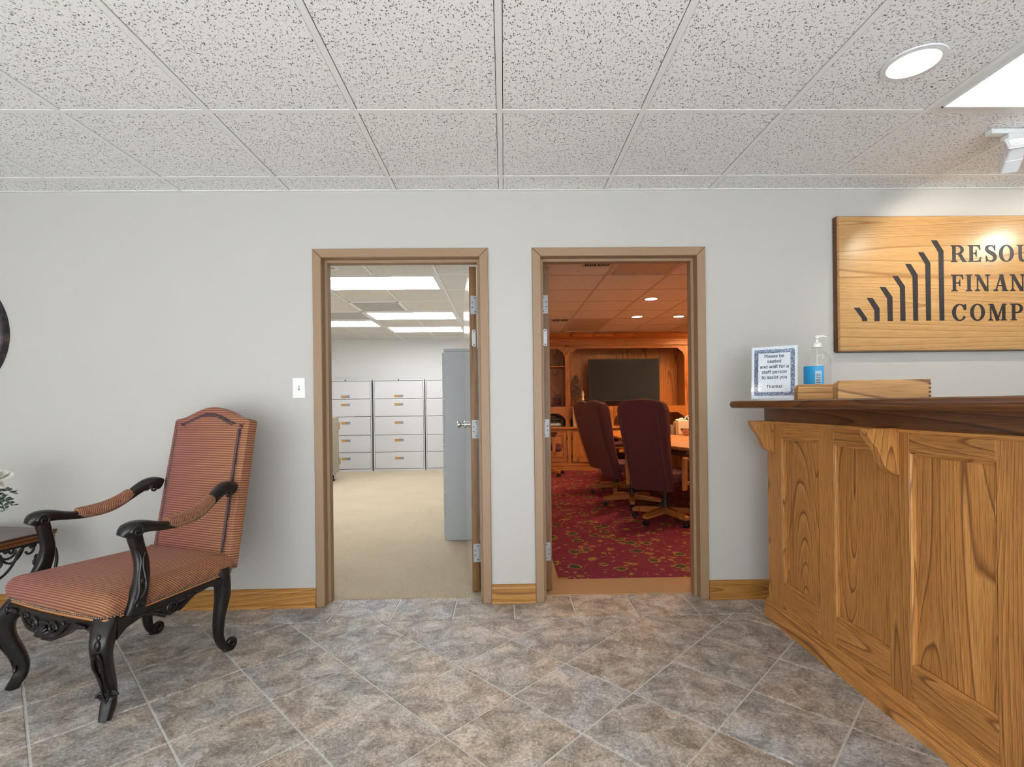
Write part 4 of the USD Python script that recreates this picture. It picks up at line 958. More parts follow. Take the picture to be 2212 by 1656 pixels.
LET['F'] = (unary_union(stem(.09) + [R_(.1, .70, .955, 1), Polygon([(.70, 1), (.725, .72), (.69, .72), (.65, .87), (.57, .94), (.5, .955), (.5, 1)]), R_(.2, .52, .475, .525),
             Polygon([(.54, .70), (.54, .30), (.51, .30), (.48, .42), (.42, .475), (.42, .525), (.48, .57), (.51, .70)])]), .79)
LET['I'] = (unary_union(stem(.10)), .40)
bowl = lambda y0, y1, x1: unary_union([ell(.42, (y0 + y1) / 2, x1 - .42, (y1 - y0) / 2).difference(ell(.36, (y0 + y1) / 2, x1 - .36 - .17, (y1 - y0) / 2 - .05)).intersection(R_(.36, 2, -1, 2)), R_(.2, .43, y1 - .05, y1), R_(.2, .43, y0, y0 + .05)])
LET['P'] = (unary_union(stem(.09) + [bowl(.44, 1, .76)]), .84)
LET['R'] = (unary_union(stem(.09) + [bowl(.46, 1, .78), bar_((.72, 0), (.42, .48), .20), Polygon([(.72, 0), (.98, 0), (.98, .03), (.90, .06), (.80, .18)])]), .98)
LET['O'] = (ell(.50, .5, .45, .515).difference(ell(.50, .5, .25, .465)), 1.0)
ring_c = ell(.50, .5, .45, .515).difference(ell(.53, .5, .27, .465))
LET['C'] = (unary_union([ring_c.difference(Polygon([(.55, .52), (1.2, .86), (1.2, .10), (.86, .22), (.62, .36)])), Polygon([(.86, 1.0), (.90, 1.0), (.91, .66), (.87, .66), (.82, .80), (.74, .93)])]), .97)
LET['U'] = (unary_union([R_(.12, .30, .30, 1), serif(.21, 1, .38, False), R_(.72, .775, .30, 1), serif(.748, 1, .28, False),
             Polygon([(.12, .31), (.12, .22), (.18, .09), (.28, .0), (.44, -.015), (.60, 0), (.70, .08), (.765, .20), (.775, .31), (.72, .31), (.70, .20), (.62, .10), (.50, .06), (.38, .09), (.32, .17), (.30, .31)])]), .93)
LET['N'] = (unary_union([R_(.13, .185, 0, 1), serif(.155, 0, .30, True), R_(.76, .815, 0, 1), serif(.79, 1, .30, False), bar_((.62, 0), (.06, 1), .20), R_(.0, .26, .955, 1), R_(.74, .815, -.015, .3)]), .96)
LET['A'] = (unary_union([bar_((.11, 0), (.43, 1), .06), bar_((.60, 0), (.38, 1), .21), R_(.24, .66, .30, .35), serif(.14, 0, .28, True), serif(.72, 0, .36, True)]), .94)
LET['M'] = (unary_union([R_(.13, .185, 0, 1), serif(.155, 0, .28, True), R_(.88, 1.06, 0, 1), serif(.97, 0, .36, True), R_(.03, .30, .955, 1), R_(.88, 1.15, .955, 1), bar_((.50, 0), (.12, 1), .20), bar_((.53, 0), (.90, 1), .07), Polygon([(.47, .03), (.62, .03), (.58, -.02), (.52, -.02)])]), 1.20)
LET['L'] = (unary_union(stem(.09) + [R_(.1, .70, 0, .045), Polygon([(.68, 0), (.74, .32), (.70, .32), (.64, .13), (.54, .06), (.44, .045), (.44, 0)])]), .80)
LET['Y'] = (unary_union([R_(.40, .58, 0, .5), serif(.49, 0, .40, True), bar_((.40, .42), (.08, 1), .20), bar_((.52, .46), (.78, 1), .06), serif(.17, 1, .36, False), serif(.82, 1, .26, False)]), .94)
LET['S'] = (unary_union([stroke([(.64, .80), (.54, .93), (.38, .975), (.20, .91), (.155, .77), (.24, .64), (.42, .54), (.58, .44), (.665, .29), (.62, .12), (.44, .03), (.26, .06), (.15, .20)], [.04, .05, .06, .13, .17, .19, .21, .21, .19, .15, .07, .055, .04]),
             Polygon([(.635, 1.0), (.665, 1.0), (.68, .68), (.645, .68), (.60, .82)]), Polygon([(.115, .0), (.145, .0), (.19, .20), (.14, .34), (.105, .34)])]), .78)
def word(txt, x, z0, h, xsp):
    for ch, xx in zip(txt, xsp):
        g = LET[ch][0].buffer(.016, join_style=2).simplify(.002)
        gg = affinity.translate(affinity.scale(g, h * 1.0, h, origin=(0, 0)), xx, z0)
        ms = []
        for q in getattr(gg, 'geoms', [gg]):
            m = trimesh.creation.extrude_polygon(q, E_, engine='earcut'); m.apply_transform(np.array([[1, 0, 0, 0], [0, 0, -1, SYF - .0001], [0, 1, 0, 0], [0, 0, 0, 1.]])); ms.append(m)
        obj('letter', ms, 'ink_black', sign, smooth=False)
HC = .095
def spaced(txt, x, known=()):
    o = list(known)
    pos = x
    for k, ch in enumerate(txt):
        if k < len(known): pos = known[k]
        else: o.append(pos)
        pos = (o[k] + LET[ch][1] * HC + .012)
    return o
word('RESOURCE', 0, 1.944, HC, spaced('RESOURCE', 2.612, (2.612, 2.714, 2.809, 2.893, 3.003)))
word('FINANCIAL', 0, 1.773, HC, spaced('FINANCIAL', 2.612, (2.612, 2.698, 2.752, 2.862, 2.961)))
word('COMPANY', 0, 1.602, HC, spaced('COMPANY', 2.610, (2.610, 2.717, 2.828, 2.962)))

# ------------------------------------------------------------------ track light aimed at the sign
tr = thing('track_light', 'white ceiling track with square spot heads aimed at the wall sign', 'track light', (0, 0, 0))
TY = -.643
obj('track', bx(2.262, 4.05, TY - .018, TY + .018, CEIL - .024, CEIL - .0005, .003), 'white_enamel', tr, smooth=False)
obj('end_cap', bx(2.250, 2.262, TY - .0185, TY + .0185, CEIL - .0245, CEIL - .0005, .003), 'white_enamel', tr, smooth=False)
def spot(x, aim):
    h = obj('adapter', [bx(x - .035, x + .035, TY - .022, TY + .022, CEIL - .052, CEIL - .0245, .003)], 'white_enamel', tr, smooth=False)
    yk = []
    pth = spline([(-.036, 0, -.085), (-.036, 0, -.03), (-.030, 0, -.006), (0, 0, 0), (.030, 0, -.006), (.036, 0, -.03), (.036, 0, -.085)], 26)
    obj('yoke', T(sweep(pth, (.004), 8, ref=(0, 1, 0)), (x, TY, CEIL - .054)), 'white_enamel', tr)
    c = np.array([x, TY, CEIL - .122]); d = np.array(aim) - c; d /= np.linalg.norm(d)
    sd = np.cross(d, (0, 0, 1)); sd /= np.linalg.norm(sd); u_ = np.cross(sd, d)
    M = np.eye(4); M[:3, 0], M[:3, 1], M[:3, 2], M[:3, 3] = sd, u_, d, c
    def sq(r, z, rr=.010): return np.column_stack([ccw(rrect(-r, r, -r, r, rr, 4)), np.full(20, z)])
    can = loft([sq(.030, -.062), sq(.031, .0), sq(.033, .002), sq(.033, .062), sq(.029, .062), sq(.029, .0), sq(.027, -.062)], False, False)
    can.faces = np.vstack([can.faces, [[0, 0, 0]]])[:-1]
    n = 20; i = np.arange(n); j = (i + 1) % n; a = 6 * n
    can = trimesh.Trimesh(can.vertices, np.vstack([can.faces, np.stack([a + i, a + j, j], 1), np.stack([a + i, j, i], 1)]), process=False)
    can.apply_transform(M); obj('housing', fix(can), 'white_enamel', tr, smooth=25)
    bez = loft([sq(.040, -.062), sq(.042, -.066), sq(.040, -.070), sq(.027, -.069), sq(.027, -.062)], False, False); bez.apply_transform(M)
    obj('rear_bezel', bez, 'white_enamel', tr, smooth=25)
    g = [T(trimesh.creation.torus(r_, .0018, 28, 6), (0, 0, -.060)) for r_ in (.008, .015, .022)] + [T(bx(-.026, .026, -.001, .001, -.0605, -.0585), rz=q * PI / 4) for q in range(4)]
    g = cat(g); g.apply_transform(M); obj('rear_grille', g, 'white_enamel', tr)
    lp = cat([T(trimesh.creation.cylinder(.024, .003, sections=24), (0, 0, .050))]); lp.apply_transform(M); obj('lamp', lp, 'spot_lamp', tr)
    fil = T(trimesh.creation.icosphere(2, .010), (0, 0, -.03)); fil.apply_transform(M); obj('bulb_neck', fil, 'spot_lamp', tr)
    lt = UsdLux.SphereLight.Define(stage, f'{tr.GetPath()}/beam_{len(USED)}_{int(x * 100)}')
    lt.CreateRadiusAttr(.018); lt.CreateIntensityAttr(SPOT); lt.CreateColorAttr(Gf.Vec3f(1., .93, .80))
    sh_ = UsdLux.ShapingAPI.Apply(lt.GetPrim()); sh_.CreateShapingConeAngleAttr(62.); sh_.CreateShapingConeSoftnessAttr(.5)
    p = c + d * .075; z = -d; x_ = sd; y_ = np.cross(z, x_)
    lt.AddTransformOp().Set(Gf.Matrix4d(*x_, 0, *y_, 0, *z, 0, *p, 1))
SPOT = 1200.
for x, aim in ((2.362, (2.66, -.03, 1.745)), (3.42, (3.30, -.03, 1.78))): spot(x, aim)

# ------------------------------------------------------------------ switch, outlet, round frame
t = thing('light_switch', 'white toggle light switch plate beside the file room door', 'light switch', (-1.177, 0, 1.255))
obj('plate', fix(plate(rrect(-.0365, .0365, -.059, .059, .004, 3), [(0, .0005), (0, .003), (.003, .006)], yf)), 'white_plastic', t, smooth=25)
obj('toggle', [bx(-.005, .005, -.018, -.006, -.004, .010, .002)], 'white_plastic', t, smooth=False)
obj('toggle_slot', [bx(-.0055, .0055, -.0063, -.0058, -.013, .013)], 'handle_grey', t, smooth=False)
obj('screw', [T(trimesh.creation.cylinder(.0032, .0012, sections=12), (0, -.0063, z), rx=PI / 2) for z in (-.032, .032)], 'satin_nickel', t, smooth=False)
t = thing('wall_outlet', 'white outlet plate low on the wall behind the corner of the desk', 'outlet', (1.585, 0, .335))
obj('plate', fix(plate(rrect(-.0365, .0365, -.059, .059, .004, 3), [(0, .0005), (0, .003), (.003, .006)], yf)), 'white_plastic', t, smooth=25)
for z in (-.02, .02):
    r_ = obj('receptacle', fix(prism(rrect(-.016, .016, z - .013, z + .013, .008, 4), .006, .0078, xy=yf)), 'white_plastic', t)
    obj('slot', [bx(x - .0012, x + .0012, -.0083, -.0076, z - .003, z + .006) for x in (-.006, .006)], 'slot_dark', r_, smooth=False)
t = thing('round_mirror', 'round dark bronze frame hanging on the wall at the far left', 'mirror', (-3.177, 0, 1.583))
ringp = [(.250, -.004), (.262, -.014), (.272, -.012), (.285, -.024), (.310, -.038), (.335, -.036), (.348, -.026), (.352, -.030), (.362, -.028), (.371, -.016), (.373, -.001), (.250, -.001)]
m = trimesh.creation.revolve(np.array([(a, -b) for a, b in ringp] + [(ringp[0][0], -ringp[0][1])]), sections=96)
m.apply_transform(trimesh.transformations.rotation_matrix(PI / 2, [1, 0, 0])); obj('frame', fix(m), 'bronze', t, smooth=35)
m = trimesh.creation.cylinder(.252, .004, sections=64); obj('glass', T(m, (0, -.005, 0), rx=PI / 2), 'mirror_glass', t)

# ================================================================== ARMCHAIR (front faces -y, origin between the front feet)
ac = thing('armchair', 'carved dark wood armchair with rust and gold ribbed upholstery against the wall', 'armchair', (-1.7615, -.929, .0005), math.radians(-22.6))
B = 'carved_black'
def leg_path(pts, base, od):
    od = np.array(od, float); od /= np.linalg.norm(od)
    return spline([(base[0] + o * od[0], base[1] + o * od[1], z) for o, z in pts], 30)
def rad_of(z, zs, rs): return np.interp(z, zs[::-1], rs[::-1])
for s in (1, -1):
    # front cabriole leg: square knee, S line, scroll foot
    p = leg_path([(-.026, .360), (-.006, .335), (.020, .30), (.026, .25), (.010, .19), (-.018, .12), (-.024, .07), (-.006, .030), (.014, .0)], (s * .298, .014), (s * .75, -1))
    r = rad_of(p[:, 2], [.360, .335, .30, .25, .19, .12, .07, .045, .0], [.043, .041, .036, .030, .0265, .023, .0215, .024, .018])
    lg = obj('leg', sweep(p, np.column_stack([r, r]), 20, ref=(s, .75, 0), power=3.2), B, ac, smooth=45)
    d_ = np.array([s * .6, -.8, 0]); sd = np.array([.8, s * .6, 0])
    foot = p[-6]
    cv = []
    for q in (1, -1):
        cv.append(sweep(spiral(foot + sd * q * .014 + d_ * .014 + (0, 0, .022), .018, .005, 1.4, sd * q, (0, 0, 1), 30), np.linspace(.0065, .003, 30), 7, ref=d_))
        cv.append(sweep(spline([p[8] + d_ * .040 + sd * q * .004, p[12] + d_ * .037 + sd * q * .012, p[16] + d_ * .032 + sd * q * .006, p[20] + d_ * .028 + sd * q * .010, p[24] + d_ * .024], 24), np.linspace(.006, .003, 24), 6, ref=sd))
    for k_, (zz_, rr) in enumerate(((4, .012), (6, .015), (9, .011), (13, .009), (17, .008))):
        cv.append(blob(p[zz_] + d_ * (r[zz_] * .97), (rr * .8, rr * .6, rr * 1.3), 2))
    obj('carving', cv, B, lg, smooth=45)
    # rear leg sweeping back to a scroll
    p = leg_path([(0, .40), (.004, .34), (.006, .28), (-.006, .20), (-.014, .13), (-.010, .07), (.010, .028), (.022, .012)], (s * .252, .520), (s * .25, 1))
    r = rad_of(p[:, 2], [.40, .34, .28, .20, .13, .07, .028, .012], [.036, .036, .034, .028, .024, .021, .020, .012])
    lg = obj('leg', sweep(p, np.column_stack([r * .85, r]), 16, ref=(1, 0, 0), power=2.8), B, ac, smooth=45)
    e = p[-1]
    obj('scroll_foot', [sweep(spiral(e + (0, .020, .020), .022, .004, 1.3, (0, -.3, -1), (0, 1, -.3), 30), np.linspace(.015, .010, 30), 9, ref=(1, 0, 0)), blob(e + (0, .0, .0), (.016, .022, .0115), 2)], B, lg, smooth=45)
    # side rail with a scalloped lower edge
    st = []
    for a in np.linspace(0, 1, 41):
        x, y = s * (.318 - .052 * a), .035 + .475 * a
        zb = np.interp(a, [0, .08, .20, .34, .45, .56, .70, .85, 1], [.285, .315, .330, .312, .288, .300, .330, .338, .315])
        nx = s * .016
        st.append(np.array([(x - nx, y, zb), (x + nx * .6, y, zb + .004), (x + nx, y, zb + .014), (x + nx, y, .366), (x - nx, y, .372)]))
    sr = obj('side_rail', fix(loft(st)), B, ac, smooth=35)
    cv = []
    rail_at = lambda a, z, o=.0165: np.array([s * (.318 - .052 * a + o), .035 + .475 * a, z])
    dv = np.array([s * -.11, .99, 0])
    cv.append(sweep(spiral(rail_at(.45, .325), .024, .004, 1.6, dv, (0, 0, 1), 40), np.linspace(.0065, .003, 40), 7, ref=(1, 0, 0)))
    for q in (1, -1):
        cv.append(sweep(spline([rail_at(.45 + q * .06, .305), rail_at(.45 + q * .14, .325, .021), rail_at(.45 + q * .24, .345, .018), rail_at(.45 + q * .33, .352)], 20), np.linspace(.009, .003, 20), 7, ref=(1, 0, 0)))
        for w_ in range(3): cv.append(blob(rail_at(.45 + q * (.11 + .08 * w_), .338 + .006 * w_), (.007, .017, .007), 2))
    obj('carving', cv, B, sr, smooth=45)
# front rail
def fr_y(x): return -.012 - .014 * (1 - (x / .31) ** 2)
def fr_zb(x): return float(np.interp(abs(x), [0, .03, .07, .11, .15, .19, .225, .26, .30], [.258, .260, .274, .292, .316, .330, .333, .325, .295]))
st = []
for x in np.linspace(-.30, .30, 61):
    y, zb = fr_y(x), fr_zb(x)
    st.append(np.array([(x, y + .030, zb), (x, y + .004, zb), (x, y, zb + .010), (x, y, .362), (x, y + .030, .370)]))
frl = obj('front_rail', fix(loft(st)), B, ac, smooth=35)
cv = []
on = lambda x, z, o=.003: np.array([x, fr_y(x) - o, z])
for q in range(-4, 5):
    a = q * .33; cv.append(sweep(spline([on(0, .278, .004), on(.020 * math.sin(a), .278 + .022 * math.cos(a), .013), on(.045 * math.sin(a), .278 + .045 * math.cos(a), .004)], 10), np.array([.003, .005, .0065, .007, .0075, .0078, .0078, .007, .006, .004]), 7, ref=(0, 1, 0)))
cv.append(blob(on(0, .284, .004), (.020, .010, .020), 3)); cv.append(blob(on(0, .330, .002), (.030, .008, .010), 2))
for q in (1, -1):
    cv.append(sweep(spiral(on(q * .058, .318), .024, .004, 1.5, (q, 0, 0), (0, 0, 1), 40), np.linspace(.0075, .003, 40), 7, ref=(0, 1, 0)))
    cv.append(sweep(spline([on(q * .045, .296), on(q * .085, .300, .008), on(q * .125, .325, .008), on(q * .150, .345, .003)], 20), np.linspace(.010, .003, 20), 7, ref=(0, 1, 0)))
    cv.append(sweep(spiral(on(q * .118, .338), .013, .003, 1.2, (-q, 0, 0), (0, 0, 1), 24), np.linspace(.005, .0025, 24), 7, ref=(0, 1, 0)))
    cv.append(sweep(spline([on(q * .185, .350), on(q * .215, .347, .009), on(q * .250, .345, .004)], 14), np.array(.004 + .005 * np.sin(np.linspace(0, PI, 14))), 7, ref=(0, 1, 0)))
    cv.append(blob(on(q * .20, .342), (.014, .006, .006), 2)); cv.append(blob(on(q * .275, .335), (.008, .006, .018), 2))
obj('carving', cv, B, frl, smooth=45)
obj('rear_rail', bx(-.235, .235, .515, .545, .315, .375, .008), B, ac, smooth=False)

# seat cushion
def seat_outline(d=0.):
    n = 10; pts = []
    P4 = [(.334 - d, -.008 + d), (.268 - d * .8, .572 - d * .3), (-.268 + d * .8, .572 - d * .3), (-.334 + d, -.008 + d)]
    rr = [.050, .018, .018, .050]
    P4 = np.array(P4)
    for k in range(4):
        a, b, c = P4[k - 1], P4[k], P4[(k + 1) % 4]
        u, v = (a - b) / np.linalg.norm(a - b), (c - b) / np.linalg.norm(c - b); r = rr[k]
        for t_ in np.linspace(0, 1, n):
            pts.append((1 - t_) ** 2 * (b + u * r) + 2 * t_ * (1 - t_) * b + t_ ** 2 * (b + v * r))
        nxt = P4[(k + 1) % 4]; e0, e1_ = b + v * r, nxt - v * rr[(k + 1) % 4]
        for t_ in np.linspace(0, 1, 14)[1:-1]:
            q = e0 + (e1_ - e0) * t_
            if k == 3: q = q + np.array([0, -.012]) * math.sin(PI * t_)
            pts.append(q)
    return ccw(np.array(pts))
so = seat_outline()
lay = lambda d, z: np.column_stack([inset(so, d), np.full(len(so), z)])
body = loft([lay(.016, .360), lay(.008, .372), lay(.0, .388), lay(-.004, .405), lay(-.004, .422), lay(.004, .440), lay(.020, .454), lay(.045, .461)], True, False)
top = dome(inset(so, .045), .012, .461, 2.2, 9)
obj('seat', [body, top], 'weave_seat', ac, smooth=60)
gz = np.column_stack([inset(so, .0065), np.full(len(so), .3685)])
obj('gimp', sweep(gz, (.0055), 8, closed=True), 'gimp', ac, smooth=60)
def along(pts, step, closed=True):
    p = np.asarray(pts); q = np.vstack([p, p[:1]]) if closed else p
    L = np.concatenate([[0], np.cumsum(np.linalg.norm(np.diff(q, axis=0), axis=1))]); s_ = np.arange(0, L[-1], step)
    return np.column_stack([np.interp(s_, L, q[:, k]) for k in range(3)])
def nails(pts, r=.0038):
    ball = trimesh.creation.icosphere(1, r); return cat([T(ball, p_) for p_ in pts])
gn = np.column_stack([inset(so, .002), np.full(len(so), .379)])
obj('nail_trim', nails(along(gn, .0105)), 'nail_brass', ac, smooth=60, kind='stuff')

# backrest: camel top, raised inner panel
ax = np.array([0, math.sin(.185), math.cos(.185)]); nf = np.array([0, -math.cos(.185), math.sin(.185)])
BO = np.array([-.004, .562, .385])
bk = lambda a: BO + a[:, :1] * np.array([1., 0, 0]) + a[:, 1:2] * ax + a[:, 2:3] * nf
def back_outline(d=0.):
    tp = [(.264, .712), (.235, .716), (.200, .723), (.155, .738), (.105, .757), (.055, .771), (0, .776)]
    tp = spline([(x, z, 0) for x, z in tp], 26)[:, :2]
    r = [(.272, 0.)] + [(.272 - .006 * t_, .69 * t_) for t_ in (.15, .3, .45, .6, .75, .9)] + [(.2655, .705)] + [tuple(q) for q in tp[1:]]
    l = [(-x, z) for x, z in r[::-1][1:]]
    return ccw(np.array(r + l))
bo_ = back_outline()
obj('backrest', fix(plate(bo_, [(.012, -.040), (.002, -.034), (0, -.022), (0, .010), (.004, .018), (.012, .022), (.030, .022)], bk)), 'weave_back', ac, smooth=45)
ins = inset(bo_, .044)
keep = ins[:, 1] > .03
pan = inset(bo_, .046); pan[:, 1] = np.maximum(pan[:, 1], .02)
pf_ = lambda a: bk(a + np.array([0, 0, .0]))
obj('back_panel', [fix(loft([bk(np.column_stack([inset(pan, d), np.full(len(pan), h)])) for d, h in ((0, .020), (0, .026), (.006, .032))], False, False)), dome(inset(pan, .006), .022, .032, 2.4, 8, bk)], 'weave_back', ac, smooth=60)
wl = bk(np.column_stack([pan, np.full(len(pan), .0290)]))
obj('welt', sweep(wl, .0062, 8, closed=True, ref=tuple(nf)), 'welt_dark', ac, smooth=60)
obj('nail_trim', nails(along(bk(np.column_stack([inset(pan, -.010), np.full(len(pan), .0235)])), .0105), .0034), 'welt_dark', ac, smooth=60, kind='stuff')

# arms
for s in (1, -1):
    ap = spline([(s * .255 - .010, .585, .758), (s * .262 - .008, .545, .768), (s * .272 - .006, .495, .750), (s * .282, .430, .706), (s * .292, .360, .674), (s * .300, .280, .664), (s * .304, .200, .672), (s * .306, .140, .684), (s * .306, .096, .680), (s * .305, .074, .658)], 48)
    tt = np.linspace(0, 1, 48)
    r1 = np.interp(tt, [0, .06, .15, .3, .5, .7, .8, .9, .96, 1], [.032, .034, .027, .022, .020, .022, .026, .034, .036, .024])
    r2 = np.interp(tt, [0, .06, .15, .3, .5, .7, .8, .9, .96, 1], [.030, .030, .026, .020, .018, .018, .021, .028, .031, .022])
    am = obj('arm', sweep(ap, np.column_stack([r1, r2]), 18, ref=(1, 0, 0), power=2.5) if False else sweep(ap, np.column_stack([r2, r1]), 18, ref=(0, 0, 1) if False else (s, 0, 0), power=2.5), B, ac, smooth=45)
    pad = ap[12:33]
    w_ = .75 + .25 * np.sin(np.linspace(.0, PI, 21)) ** .5
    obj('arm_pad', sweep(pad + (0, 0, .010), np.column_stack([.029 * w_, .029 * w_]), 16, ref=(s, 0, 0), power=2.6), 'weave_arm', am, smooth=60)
    nl = [pp_ + np.array([q * .0305 * w__, 0, -.002]) for pp_, w__ in zip(ap[12:33], w_) for q in (1, -1)]
    fine = lambda q: spline([pp_ + np.array([q * .0305 * w__, 0, .002]) for pp_, w__ in zip(ap[12:33], w_)], 34)
    obj('nail_trim', [nails(fine(1), .0030), nails(fine(-1), .0030)], 'nail_brass', am, smooth=60, kind='stuff')
    cvs = []
    for q in (1, -1):
        cvs.append(sweep(spiral((s * .306 + q * .031, .108, .674), .024, .004, 1.5, (0, -1, 0), (0, 0, 1), 36), np.linspace(.008, .004, 36), 8, ref=(1, 0, 0)))
        cvs.append(sweep(spiral((s * .262 - .008 + q * .028, .540, .742), .017, .004, 1.3, (0, -1, .3), (0, .3, 1), 30), np.linspace(.007, .004, 30), 8, ref=(1, 0, 0)))
    for m_ in cvs: obj('scroll', m_, B, am, smooth=45)
    pp_ = spline([(s * .304, .112, .668), (s * .304, .122, .62), (s * .308, .134, .56), (s * .316, .132, .50), (s * .326, .115, .44), (s * .330, .100, .392), (s * .326, .095, .365)], 30)
    t3 = np.linspace(0, 1, 30)
    post = obj('arm_post', sweep(pp_, np.column_stack([np.interp(t3, [0, .2, .5, .8, 1], [.026, .024, .026, .032, .034]), np.interp(t3, [0, .2, .5, .8, 1], [.020, .018, .019, .022, .022])]), 16, ref=(1, 0, 0), power=3.), B, ac, smooth=45)
    cvs = [sweep(spline([pp_[6] + (s * .016, -.018, 0), pp_[11] + (s * .019, -.012, 0), pp_[16] + (s * .018, -.020, 0), pp_[21] + (s * .020, -.014, 0), pp_[25] + (s * .018, -.022, 0)], 26), np.linspace(.004, .007, 26), 7, ref=(1, 0, 0)),
           sweep(spline([pp_[8] + (s * .018, .012, 0), pp_[14] + (s * .019, -.004, 0), pp_[19] + (s * .020, .008, 0), pp_[24] + (s * .020, -.004, 0)], 26), np.linspace(.003, .006, 26), 7, ref=(1, 0, 0))]
    cvs += [blob(pp_[k_] + (s * .018, -.004, 0), (.006, .011, .014), 2) for k_ in (18, 21, 24)]
    cvs.append(sweep(spiral(pp_[26] + (s * .021, 0, -.004), .014, .003, 1.2, (0, 1, 0), (0, 0, 1), 24), np.linspace(.005, .003, 24), 7, ref=(1, 0, 0)))
    obj('carving', cvs, B, post, smooth=45)

# ================================================================== SIDE TABLE with scroll ironwork, vase of roses
TZ = .522
tb = thing('side_table', 'dark wood side table on black scrolled iron legs between wall and armchair', 'side table', (-2.69, -.435, .0005), math.radians(-11))
hx_, hy_ = .29, .275
o = ccw(rrect(-hx_, hx_, -hy_, hy_, .012, 4))
obj('tabletop', [plate(o, [(.006, TZ - .012), (.0, TZ - .006), (.002, TZ - .001), (.008, TZ)])], 'table_top_wood', tb, smooth=25)
obj('edge_moulding', plate(o, [(.020, TZ - .046), (.012, TZ - .044), (.008, TZ - .036), (.016, TZ - .030), (.006, TZ - .024), (.002, TZ - .016), (.004, TZ - .0125)]), 'table_edge', tb, smooth=25)
fr_ = [bx(-hx_ + .03, hx_ - .03, -hy_ + .022, -hy_ + .034, TZ - .058, TZ - .046), bx(-hx_ + .03, hx_ - .03, hy_ - .034, hy_ - .022, TZ - .058, TZ - .046),
       bx(-hx_ + .022, -hx_ + .034, -hy_ + .022, hy_ - .022, TZ - .058, TZ - .046), bx(hx_ - .034, hx_ - .022, -hy_ + .022, hy_ - .022, TZ - .058, TZ - .046)]
obj('iron_frame', fr_, 'iron', tb, smooth=False)
for sx in (1, -1):
    for s_y in (1, -1):
        x, y = sx * (hx_ - .03), s_y * (hy_ - .03)
        d_ = np.array([sx, s_y, 0]) / 1.4142
        c = np.array([x, y, 0])
        obj('leg', sweep(spline([c + (0, 0, TZ - .05), c + d_ * .030 + (0, 0, TZ - .12), c + d_ * .015 + (0, 0, .28), c - d_ * .04 + (0, 0, .14), c - d_ * .01 + (0, 0, .03), c + d_ * .04 + (0, 0, .007)], 40), .0075, 8, ref=tuple(np.cross(d_, (0, 0, 1)))), 'iron', tb, smooth=60)
def scrolls(fn, e):
    """S and C scrolls hung under one side; fn maps (distance along the side, height) to a point."""
    ps = []
    for q in (1, -1):
        ps.append([(q * .005, -.19), (q * .055, -.165), (q * .095, -.11), (q * .125, -.065), (q * .165, -.060), (q * .175, -.085), (q * .155, -.100), (q * .140, -.085)])
        ps.append([(q * .03, -.070), (q * .055, -.098), (q * .085, -.090), (q * .095, -.065)])
        ps.append([(q * .205, -.060), (q * .222, -.100), (q * .215, -.150), (q * .19, -.170), (q * .175, -.150), (q * .19, -.135)])
        ps.append([(q * .0, -.075), (q * .026, -.085), (q * .036, -.115), (q * .020, -.135), (q * .004, -.122)])
    for p_ in ps:
        yield sweep(spline([fn(a, TZ + b) for a, b in p_], 34), .0058, 8, ref=e)
for s_y in (1, -1):
    for m in scrolls(lambda a, z: (a, s_y * (hy_ - .028), z), (0, 1, 0)): obj('iron_scroll', m, 'iron', tb, smooth=60)
for sx in (1, -1):
    for m in scrolls(lambda a, z: (sx * (hx_ - .028), a, z), (1, 0, 0)): obj('iron_scroll', m, 'iron', tb, smooth=60)

vz = thing('flower_vase', 'glass vase with white roses and grey green eucalyptus on the side table', 'vase of flowers', (-2.572, -.385, TZ + .001))
obj('glass', lathe([(0, 0), (.040, 0), (.044, .006), (.050, .03), (.062, .08), (.066, .115), (.060, .15), (.046, .178), (.044, .190), (.050, .200), (.047, .200), (.041, .190)], 40), 'clear_plastic', vz, smooth=50)
mat('water', {'p': ('principled_bsdf', {'base_color': (.9, .95, .92), 'transmission_weight': 1., 'roughness': .0, 'ior': 1.33})})
rng = np.random.default_rng(5)
def rose(c, r, seed, tilt_):
    ms = []
    g = np.random.default_rng(seed)
    for ring_, (n_, rr, hh, op) in enumerate(((3, .30, .95, .25), (4, .50, .90, .5), (5, .75, .75, .85), (6, 1.0, .55, 1.15))):
        for k in range(n_):
            a = 2 * PI * (k / n_) + ring_ * .6 + g.uniform(-.2, .2)
            us, vs = np.linspace(-1, 1, 7), np.linspace(0, 1, 6)
            P = []
            for v_ in vs:
                for u_ in us:
                    w__ = .62 * rr * math.sin(PI * min(.5, .12 + v_ * .5)) * (1 - .25 * max(0, v_ - .8) * 5 * abs(u_))
                    out_ = rr * (.25 + .75 * v_ ** .8 * (.55 + .45 * op)) + .12 * op * max(0, v_ - .7) * 3
                    z_ = hh * v_ - .18 * op * max(0, v_ - .75) * 4 - .10 * u_ * u_ * v_
                    aa = a + u_ * w__ / max(rr, .3)
                    P.append((out_ * math.cos(aa), out_ * math.sin(aa), z_))
            P = np.array(P) * r * (1, 1, 1.05)
            f = []
            for i_ in range(5):
                for j_ in range(6):
                    q = i_ * 7 + j_; f += [(q, q + 1, q + 8), (q, q + 8, q + 7)]
            ms.append(trimesh.Trimesh(P, f, process=False))
    m = cat(ms); m = T(m, c, ry=tilt_[0], rx=tilt_[1]); return m
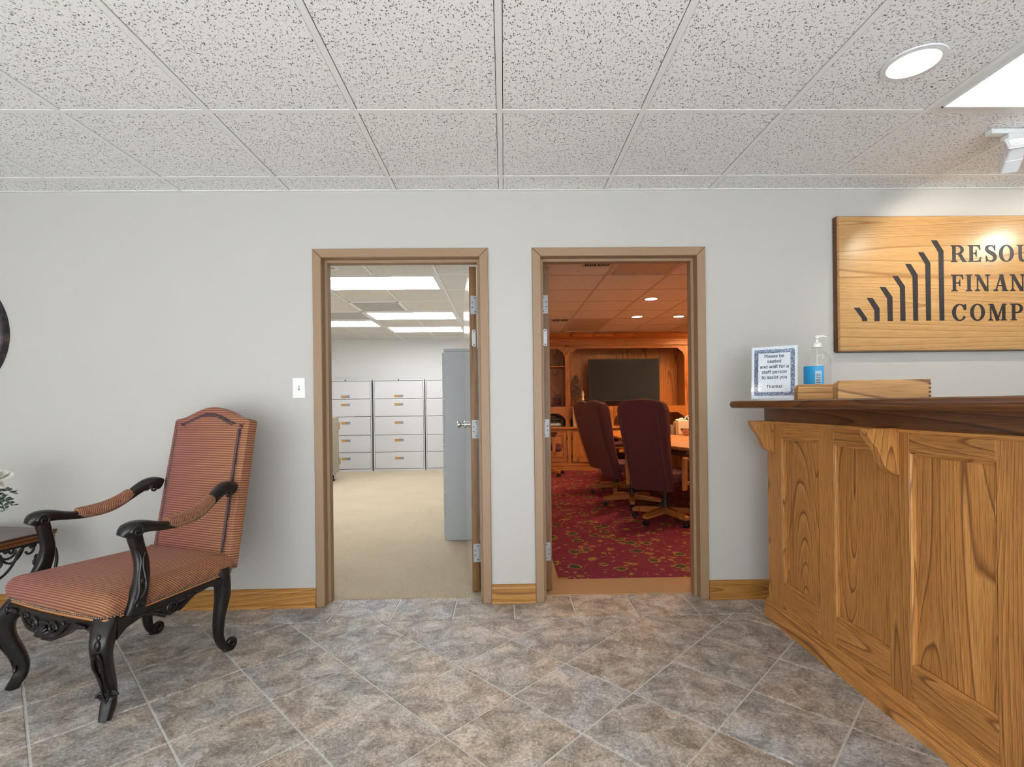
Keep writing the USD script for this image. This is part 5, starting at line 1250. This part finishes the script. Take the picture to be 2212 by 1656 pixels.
for c_, r_, sd_, ti in (((.068, -.030, .262), .046, 1, (.5, -.4)), ((-.02, -.05, .285), .050, 2, (.0, -.4)), ((-.08, .02, .27), .048, 3, (-.4, .2)), ((.02, .06, .28), .046, 4, (.2, .4))):
    rs = obj('rose', rose(c_, r_, sd_, ti), 'petal', vz, smooth=60)
    obj('rose_stem', sweep(spline([(0, 0, .03), (c_[0] * .4, c_[1] * .4, .16), (c_[0] * .9, c_[1] * .9, c_[2])], 14), .0032, 6, ref=(.3, .8, .1)), 'stem_green', rs)
leaf_m = plate(np.array([(0, -.001), (.006, -.0055), (.011, -.0055), (.015, 0), (.011, .0055), (.006, .0055)]), [(0, 0), (.0008, .0007)])
def sprig(pts, n):
    p = spline([(0, 0, .12)] + pts, n); lv = []
    for k in range(n // 3, n):
        for q in (1, -1):
            t_ = p[min(k + 1, n - 1)] - p[max(k - 1, 0)]
            a = math.atan2(t_[1], t_[0]) + q * rng.uniform(.6, 1.3)
            m = leaf_m.copy(); m.apply_scale(rng.uniform(1.15, 1.75)); lv.append(T(m, p[k], ry=rng.uniform(-.9, .5), rx=rng.uniform(-.6, .6), rz=a))
    return sweep(p, .0016, 5, ref=(.2, .9, .1)), lv
SPR = [[(.045, -.02, .215), (.10, -.035, .205), (.165, -.050, .180), (.195, -.055, .165)], [(.050, -.03, .205), (.085, -.045, .175), (.105, -.055, .120), (.100, -.06, .085)], [(.055, .0, .225), (.10, .0, .232), (.155, -.01, .215)], [(.05, -.045, .215), (.09, -.07, .20), (.130, -.085, .150)],
       [(-.06, -.02, .21), (-.12, -.03, .20)], [(-.04, .05, .22), (-.09, .10, .20)], [(.03, -.06, .23), (.045, -.10, .215)], [(.06, -.015, .22), (.095, -.02, .185), (.130, -.030, .135)], [(.05, -.02, .23), (.09, -.03, .235), (.14, -.04, .20), (.17, -.045, .190)], [(.06, -.04, .21), (.09, -.06, .19), (.11, -.07, .155)]]
for sp_ in SPR:
    a, lv = sprig(sp_, 20)
    q = obj('eucalyptus_stem', a, 'stem_green', vz)
    obj('leaves', lv, 'leaf_grey_green', q, smooth=False)
